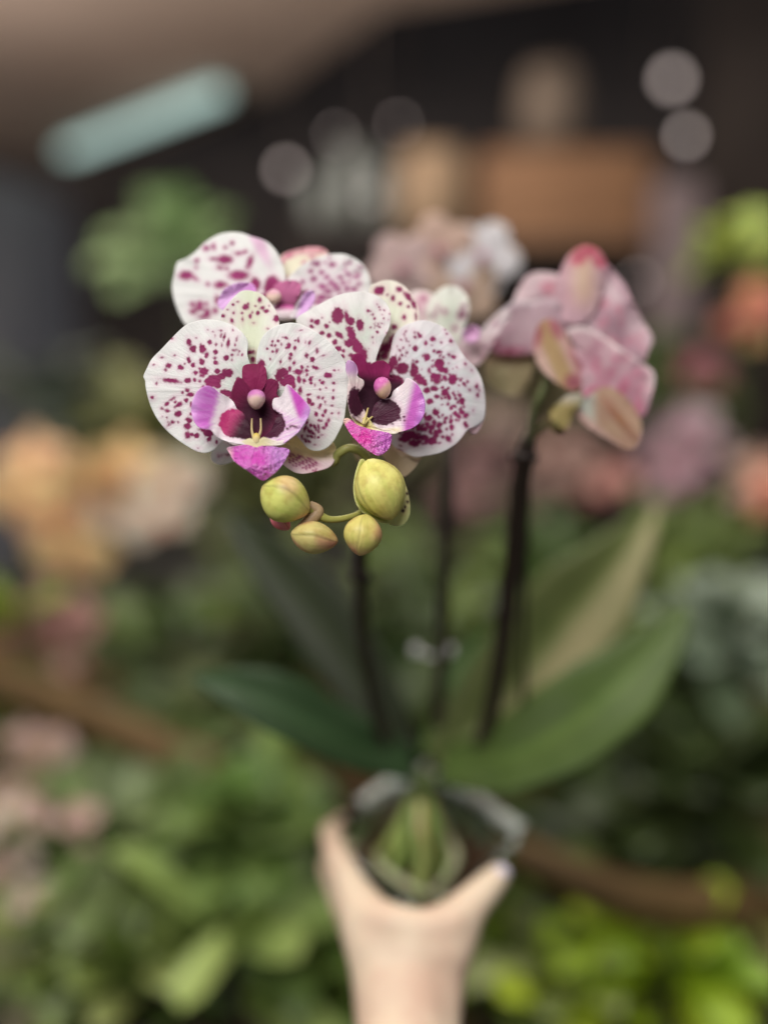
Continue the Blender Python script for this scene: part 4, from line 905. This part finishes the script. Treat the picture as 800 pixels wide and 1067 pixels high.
# foliage generator ---------------------------------------------------------
def fol_geo(center, base, nleaf, L, W, spread, seed, cols, droop=.4, blade='oval'):
    r = np.random.default_rng(seed); VV, FF, CC = [], [], []; off = 0
    wb = .18 if center[2] - base[2] < .5 else 0.0
    for k in range(nleaf):
        a = r.uniform(0, 2 * math.pi); el = r.uniform(-.2, 1.1)
        rr = spread * r.random() ** .5
        p0 = np.array(base) * wb + np.array(center) * (1 - wb) + np.array([rr * .35 * math.cos(a), rr * .35 * math.sin(a), r.uniform(-.5, .25) * spread])
        dirv = np.array([math.cos(a) * math.cos(el), math.sin(a) * math.cos(el), math.sin(el)])
        l = L * r.uniform(.65, 1.25)
        p = [p0, p0 + dirv * l * .5, p0 + dirv * l * .85 + np.array([0, 0, -droop * l * .2]), p0 + dirv * l + np.array([0, 0, -droop * l * .5])]
        w = W * r.uniform(.75, 1.2)
        hw = [w * .25, w * .9, w, w * .7, w * .05] if blade == 'oval' else [w * .6, w, w, w * .8, w * .05]
        V, F, pu, pv = leaf_geo(p, hw, (r.uniform(-.3, .3), r.uniform(-.5, .1), 1), .25, nu=9, nv=5)
        c = np.array(cols[r.integers(len(cols))]) * r.uniform(.75, 1.25)
        VV.append(V); FF += [tuple(i + off for i in f) for f in F]; CC.append(np.tile(c, (len(V), 1))); off += len(V)
    return np.vstack(VV), FF, np.vstack(CC)

def leafy(label, x, y, d, spread, nleaf, L, W, cols, seed, blade='oval', group=None, cat='plant', name='leafy_plant', floor=None, pot=True, droop=.4):
    c = P(x, y, d); bz = BZ if floor is None else floor
    c.z = max(c.z, bz + .14)
    o = empty(name, (c.x, c.y, bz)); tag(o, label, cat, group)
    if pot: lathe('pot', (c.x, c.y, bz + .001), POTPROF, M_TERRA, o)
    tube('stem', [(c.x, c.y, bz + .05), (c.x + .01, c.y, (bz + c.z) / 2 + .03), (c.x, c.y, c.z)], [.008, .006, .004], M_STEM, o, col=S(70, 80, 44), n=8)
    V, F, C = fol_geo((c.x, c.y, c.z), (c.x, c.y, bz + .08), nleaf, L, W, spread, seed, cols, droop, blade)
    mk('foliage', V, F, M_BGLEAF, o, attrs=dict(col=C, pu=V[:, 0], pv=V[:, 1]))
    return o

_FM = {}
def flower_geo(R, seed):
    r = np.random.default_rng(seed); VV, FF, off, K = [], [], 0, []
    spec = [(90, .62, .26, .004), (210, .60, .24, .004), (330, .60, .24, .004), (5, .70, .46, 0), (175, .70, .46, 0)]
    for i, (ang, L, w, z) in enumerate(spec):
        a = math.radians(ang + r.uniform(-8, 8)); n, m = 7, 7
        for u in np.linspace(0, 1, n):
            ww = w * R * math.sin(math.pi * min(1, .12 + .85 * u)) ** .6
            for v in np.linspace(-1, 1, m):
                X, Y = u * L * R * 1.4, v * ww
                VV.append((X * math.cos(a) - Y * math.sin(a), z + .18 * R * (u * u) * (1 if i % 2 else -.4) + .05 * R * math.sin(5 * v + i), X * math.sin(a) + Y * math.cos(a))); K.append(0)
        FF += [(off + p * m + q_, off + p * m + q_ + 1, off + (p + 1) * m + q_ + 1, off + (p + 1) * m + q_) for p in range(n - 1) for q_ in range(m - 1)]
        off += n * m
    n, m = 8, 10   # lip
    for i in range(n):
        for j in range(m):
            t, p = math.pi * i / (n - 1), 2 * math.pi * j / m
            VV.append((.16 * R * math.sin(t) * math.cos(p), -.14 * R + .18 * R * math.sin(t) * math.sin(p), -.14 * R + .22 * R * math.cos(t))); K.append(1)
    FF += [(off + i * m + j, off + i * m + (j + 1) % m, off + (i + 1) * m + (j + 1) % m, off + (i + 1) * m + j) for i in range(n - 1) for j in range(m)]
    return np.array(VV), FF, np.array(K)

def bg_orchid(label, fl, d, R, cols, lip, base_x=None, seed=0, leafcol=LG, nleaf=4, cat='orchid', group='orchids in bloom along the bench'):
    """fl: photo positions of the blooms"""
    r = np.random.default_rng(seed)
    pts = [P(x, y, d + r.uniform(-.05, .05)) for x, y in fl]
    cx_ = sum(p.x for p in pts) / len(pts); cy_ = sum(p.y for p in pts) / len(pts) + .06
    if base_x is not None: cx_ = P(base_x, 600, d).x
    o = empty('blooming_orchid', (cx_, cy_, BZ)); tag(o, label, cat, group)
    lathe('pot', (cx_, cy_, BZ + .001), POTPROF, M_TERRA, o)
    top = max(p.z for p in pts)
    tube('flower_spike', [(cx_, cy_, BZ + .07), (cx_ + .01, cy_ + .02, (BZ + top) / 2), (cx_ - .01, cy_ + .01, top)], [.005, .004, .003], M_STEM, o, col=S(74, 80, 44), n=8)
    for k in range(nleaf):
        a = k * 2 * math.pi / nleaf + r.uniform(-.3, .3); L = r.uniform(.14, .22); s = np.array([math.cos(a), math.sin(a), 0]); b = np.array([cx_, cy_, BZ + .09])
        leaf('leaf', [b, b + s * L * .4 + [0, 0, .05], b + s * L * .8 + [0, 0, .05], b + s * L + [0, 0, .01]], [.012, .028, .03, .022, .002], M_BGLEAF, o, leafcol, fold=.2)
    for i, p in enumerate(pts):
        V, F, K = flower_geo(R, seed * 20 + i)
        ry, rx = r.uniform(-.7, .7), r.uniform(-.5, .3)
        M = (Matrix.Rotation(ry, 3, 'Z') @ Matrix.Rotation(rx, 3, 'X') @ Matrix.Rotation(r.uniform(-.3, .3), 3, 'Y'))
        V = V @ np.array(M).T + np.array(p)
        c = np.where(K[:, None] == 1, np.array(lip), np.array(cols[i % len(cols)]))
        f = mk('flower', V, F, M_BGPETAL, o, origin=p, attrs=dict(col=c, pu=V[:, 0], pv=V[:, 1]))
        s = np.array([cx_, cy_ + .01, p.z - .02])
        tube('pedicel', [s, (s + np.array(p)) / 2 + [0, .01, .005], np.array(p) + [0, .008, 0]], [.002, .002, .0015], M_STEM, f, col=S(90, 100, 54), n=6)
    return o

PE, PE2, PKW, SAL, PKK, RED, YEL = S(247, 216, 158), S(246, 204, 160), S(242, 228, 208), S(242, 212, 192), S(240, 212, 220), S(240, 164, 146), S(242, 218, 150)
bg_orchid('orchid with a wide mass of peach and orange blooms on the left', [(20, 515), (60, 540), (95, 500), (130, 530), (165, 540), (75, 580), (40, 480), (130, 485), (180, 500)], 1.35, .062, [PE, PE2, PE, PKW, PKW], S(214, 120, 90), seed=1)
bg_orchid('orchid with beige-pink blooms below the peach one', [(55, 630), (30, 660), (85, 690), (70, 648)], 1.2, .045, [S(214, 178, 160), S(206, 160, 150)], S(170, 90, 100), seed=2)
bg_orchid('orchid with large candy pink blooms behind the pink-backed flowers', [(706, 452), (716, 494), (736, 466), (690, 478), (722, 440), (700, 505)], 1.4, .040, [PKK, S(232, 196, 206)], S(216, 140, 170), seed=3)
bg_orchid('orchid with small dusty pink blooms beside the pale post', [(735, 380), (755, 395), (720, 388)], 1.6, .042, [S(204, 144, 150)], S(180, 80, 100), seed=4)
bg_orchid('orchid with red and yellow blooms at the right edge', [(768, 338), (795, 350), (790, 308), (806, 325)], 1.3, .036, [RED, YEL, S(236, 170, 130)], S(200, 60, 60), seed=5)
bg_orchid('orchid with salmon blooms low at the right edge', [(788, 488), (802, 522), (780, 512), (806, 498)], 1.25, .038, [SAL, S(236, 170, 140)], S(200, 80, 80), seed=6)
bg_orchid('orchid with pale rosy beige blooms behind the right dark spike', [(585, 500), (620, 512), (560, 470), (640, 500), (600, 470)], 1.45, .042, [S(196, 162, 150), S(206, 150, 140)], S(170, 100, 100), seed=7)
bg_orchid('orchid with dim mauve-beige blooms between the two flower groups', [(520, 440), (500, 480), (540, 520), (480, 520)], 1.7, .050, [S(160, 138, 128), S(170, 130, 130)], S(140, 90, 90), seed=8)

G1 = [S(86, 104, 44), S(100, 118, 54), S(74, 94, 42)]
G2 = [S(124, 140, 70), S(108, 126, 60), S(144, 154, 90)]
G3 = [S(54, 66, 34), S(66, 80, 40)]
YGc = [S(150, 176, 40), S(176, 196, 52), S(120, 150, 40)]
BLU = [S(124, 140, 118), S(146, 158, 142), S(104, 120, 92)]
FG = 'leafy plants crowding the bench'
leafy('bright yellow-green plant at the bottom right', 690, 1015, .92, .09, 34, .09, .024, YGc, 50, group=FG)
leafy('yellow-green plant beside the forearm', 575, 1050, .90, .09, 34, .08, .020, YGc + G2, 51, group=FG)
leafy('mid-green plant under the thumb', 560, 960, .98, .10, 34, .09, .022, G1, 52, group=FG)
leafy('dark green plant right of the clear pot', 620, 850, 1.05, .12, 36, .11, .026, G3, 53, group=FG)
leafy('dark broad plant at the right edge below the silvery one', 745, 760, 1.05, .13, 36, .12, .030, G3, 54, group=FG)
leafy('silvery blue-green plant at the right edge', 755, 610, 1.15, .12, 40, .10, .026, BLU, 55, group=FG)
leafy('olive plant in the bottom right corner', 780, 960, 1.0, .10, 34, .10, .024, [S(120, 118, 66), S(96, 100, 54)], 56, group=FG)
leafy('green plant behind the leaf with painted glare', 640, 640, 1.3, .13, 36, .11, .028, G1, 57, group=FG)
leafy('tall green plant at right beneath the red and yellow orchid', 720, 540, 1.45, .12, 36, .12, .022, G1 + G2, 58, group=FG, blade='strap')
leafy('lime-leaved plant at the upper right edge', 775, 262, 1.5, .07, 20, .085, .020, [S(150, 168, 70), S(190, 196, 104)], 59, group=FG)
leafy('low dark plant right behind the clear pot', 470, 640, 1.25, .14, 36, .12, .026, G3 + G1, 60, group=FG)
leafy('deep green plant behind the buds', 330, 640, 1.2, .14, 40, .12, .026, G3 + [S(60, 82, 36)], 61, group=FG)
leafy('dim green plant below the peach orchid', 200, 640, 1.25, .14, 40, .11, .026, G3 + G1, 62, group=FG)
leafy('yellow-tinged plant at the left edge', 8, 590, 1.15, .06, 16, .07, .018, [S(150, 160, 60), S(120, 140, 50)], 63, group=FG)
leafy('fresh green plant left of the clear pot', 275, 830, 1.0, .10, 34, .09, .028, [S(92, 118, 58), S(110, 132, 68)], 64, group=FG)
leafy('pale strap-leaved plant left of the forearm', 250, 960, .90, .09, 12, .13, .020, [S(150, 168, 96), S(134, 154, 84)], 65, group=FG, blade='strap', droop=.2)
leafy('green plant at the bottom between pale plant and forearm', 310, 1040, .92, .08, 30, .08, .020, G1, 66, group=FG)
leafy('bright mid-green plant in the left middle', 120, 840, 1.0, .10, 34, .09, .024, [S(112, 132, 78), S(130, 146, 94)], 67, group=FG)
leafy('light green plant in the bottom left corner', 40, 1000, .92, .10, 40, .07, .020, G2 + [S(150, 164, 118), S(170, 164, 134)], 68, group=FG)
leafy('small-leaved green plant at bottom left of the pale one', 150, 1010, .92, .09, 34, .07, .020, G1 + G2, 69, group=FG)
leafy('grey-green plant above the wooden rail at left', 180, 740, 1.15, .11, 30, .10, .024, [S(100, 116, 70), S(124, 134, 92)], 70, group=FG)
leafy('dark plant under the left wooden rail', 130, 760, 1.25, .12, 30, .10, .026, G3, 71, group=FG)
leafy('dark plant behind the hand', 420, 900, 1.05, .12, 36, .10, .026, G3, 72, group=FG)
leafy('green plant at far left under the beige-pink orchid', 20, 720, 1.3, .10, 26, .09, .024, G3 + G1, 73, group=FG)
leafy('mid-green plant between the front and right dark spikes', 450, 560, 1.5, .13, 40, .11, .026, G1 + [S(90, 104, 56)], 74, group=FG)
leafy('olive green plant behind the upright left leaf of the orchid', 270, 590, 1.6, .14, 40, .12, .028, [S(84, 96, 50), S(96, 110, 60)], 75, group=FG)
leafy('grass-green plant under the rosy beige blooms', 590, 560, 1.7, .13, 40, .12, .028, [S(92, 120, 56), S(80, 104, 50)], 76, group=FG)
# big green plant on the floor far left, blurred
leafy('big soft green plant standing far behind the white flowers', 190, 262, 2.6, .15, 34, .19, .05, [S(142, 166, 118), S(122, 148, 100)], 80, floor=0.0, cat='plant', name='bushy_plant')
leafy('dim grey-green plant far back at the left', 60, 420, 2.4, .2, 40, .2, .05, [S(100, 108, 98), S(84, 94, 84)], 81, floor=0.0, cat='plant', name='bushy_plant')
leafy('dim olive plant far back behind the peach orchid', 150, 450, 2.1, .2, 40, .18, .045, [S(116, 118, 72), S(98, 104, 62)], 82, floor=0.0, cat='plant', name='bushy_plant')
leafy('dim green plant far back under the pale post', 690, 400, 2.3, .16, 36, .18, .045, [S(92, 112, 62), S(80, 96, 56)], 83, floor=0.0, cat='plant', name='bushy_plant')

leafy('dim beige-green plant far back between the blooms and buds', 420, 470, 2.0, .18, 44, .16, .045, [S(128, 124, 98), S(112, 112, 84)], 84, floor=0.0, cat='plant', name='bushy_plant')
leafy('dim moss-green plant far back behind the buds', 300, 500, 1.9, .18, 44, .16, .045, [S(108, 112, 66), S(92, 100, 58)], 85, floor=0.0, cat='plant', name='bushy_plant')
leafy('dim beige-green plant far back behind the pink-backed flowers', 560, 420, 2.2, .18, 44, .17, .045, [S(132, 122, 96), S(116, 108, 80)], 86, floor=0.0, cat='plant', name='bushy_plant')
# small pale-pink flowering plants, lower left
def daisy(label, pts, d, seed, cols):
    r = np.random.default_rng(seed)
    c = P(sum(p[0] for p in pts) / len(pts), sum(p[1] for p in pts) / len(pts), d + .03)
    bz = min(BZ, c.z - .12)
    o = empty('flowering_plant', (c.x, c.y, BZ)); tag(o, label, 'plant', 'low plants with small pale flowers')
    lathe('pot', (c.x, c.y, BZ + .001), POTPROF, M_TERRA, o)
    V, F, C = fol_geo((c.x, c.y, max(c.z - .04, BZ + .12)), (c.x, c.y, BZ + .08), 24, .07, .018, .08, seed, G1 + G2)
    mk('foliage', V, F, M_BGLEAF, o, attrs=dict(col=C, pu=V[:, 0], pv=V[:, 1]))
    for i, (x, y) in enumerate(pts):
        p = P(x, y, d + r.uniform(-.03, .03))
        V, F, K = flower_geo(.024, seed * 31 + i)
        V = V @ np.array(Matrix.Rotation(r.uniform(-.8, .3), 3, 'X') @ Matrix.Rotation(r.uniform(-1, 1), 3, 'Y')).T + np.array(p)
        cc = np.where(K[:, None] == 1, np.array(S(220, 190, 130)), np.array(cols[i % len(cols)]))
        f = mk('flower', V, F, M_BGPETAL, o, origin=p, attrs=dict(col=cc, pu=V[:, 0], pv=V[:, 1]))
        tube('flower_stalk', [(c.x, c.y, BZ + .1), ((c.x + p.x) / 2, (c.y + p.y) / 2, (p.z + BZ + .1) / 2 + .02), tuple(p)], [.0015, .0015, .001], M_STEM, f, col=S(84, 100, 54), n=6)
r = np.random.default_rng(90)
daisy('pale pink flowering plant at the left edge under the rail', [(r.uniform(-10, 70), r.uniform(770, 840)) for _ in range(9)], 1.0, 91, [S(216, 186, 176), S(206, 180, 166)])
daisy('second pale pink flowering plant, lower at the left edge', [(r.uniform(-10, 90), r.uniform(840, 950)) for _ in range(12)], .95, 92, [S(212, 176, 168), S(214, 196, 180)])
daisy('low flowering plant in the bottom right corner', [(770, 1030), (795, 1015), (790, 1050), (760, 1060)], .92, 93, [S(196, 166, 130)])

# wooden rail and bent branch lying across the plants
def rail(name, pts, rr, label, cat):
    o = tube(name, pts, rr, M_WOOD, None, n=14); tag(o, label, cat)
rail('wooden_rail', [P(-90, 680, 1.12), P(60, 733, 1.08), P(225, 805, 1.02)], [.022, .022, .022], 'brown wooden rail slanting down behind the plants at left', 'rail')
rail('bent_branch', [P(515, 880, .92), P(590, 912, .90), P(660, 938, .90), P(740, 945, .92), P(860, 930, .96)], [.018, .020, .022, .024, .024], 'bent brown branch lying across the plants right of the hand', 'branch')

# ================================================================== LIGHT
w = bpy.data.worlds.new('World'); scene.world = w; w.use_nodes = True
bgn = w.node_tree.nodes['Background']; bgn.inputs[0].default_value = (.80, .88, 1, 1); bgn.inputs[1].default_value = .24
def area(name, loc, target, size, power, col):
    l = bpy.data.lights.new(name, 'AREA'); l.shape = 'RECTANGLE'; l.size, l.size_y = size; l.energy = power; l.color = col
    o = bpy.data.objects.new(name, l); COL.objects.link(o); o.location = loc
    o.rotation_euler = (Vector(target) - Vector(loc)).to_track_quat('-Z', 'Y').to_euler()
area('shop_lamp_front', (-.35, -.45, 2.45), P(320, 420, .38), (1.0, .7), 30, (1, .97, .93))
area('shop_lamp_bench', (.2, 1.3, 2.5), (.1, 1.2, .8), (1.6, .6), 22, (1, .96, .88))
area('unseen_back_fill', (-.2, 2.6, 2.55), (-.1, 4.2, .9), (1.6, .5), 26, (1, .93, .85))  # added fill, no visible fixture; brightens the far wall
area('unseen_ceiling_fill', (-2.4, 1.6, 1.9), (-2.4, 3.4, 2.6), (.8, .8), 110, (1, .94, .88))  # added uplight out of view at left, brightens the ceiling

# ================================================================== CAMERA
cam = bpy.data.cameras.new('camera'); co = bpy.data.objects.new('camera', cam); COL.objects.link(co)
co.location = CAM.tolist(); co.rotation_euler = (math.pi / 2 - PITCH, 0, 0)
cam.sensor_fit = 'HORIZONTAL'; cam.sensor_width = 36; cam.lens = 36 * FPX / 800
cam.clip_start = .01; cam.clip_end = 60
cam.dof.use_dof = True; cam.dof.focus_distance = .371; cam.dof.aperture_fstop = (cam.lens / 1000) / .0245
scene.camera = co
scene.view_settings.view_transform = 'Standard'; scene.view_settings.look = 'None'; scene.view_settings.exposure = 0
scene.render.film_transparent = False
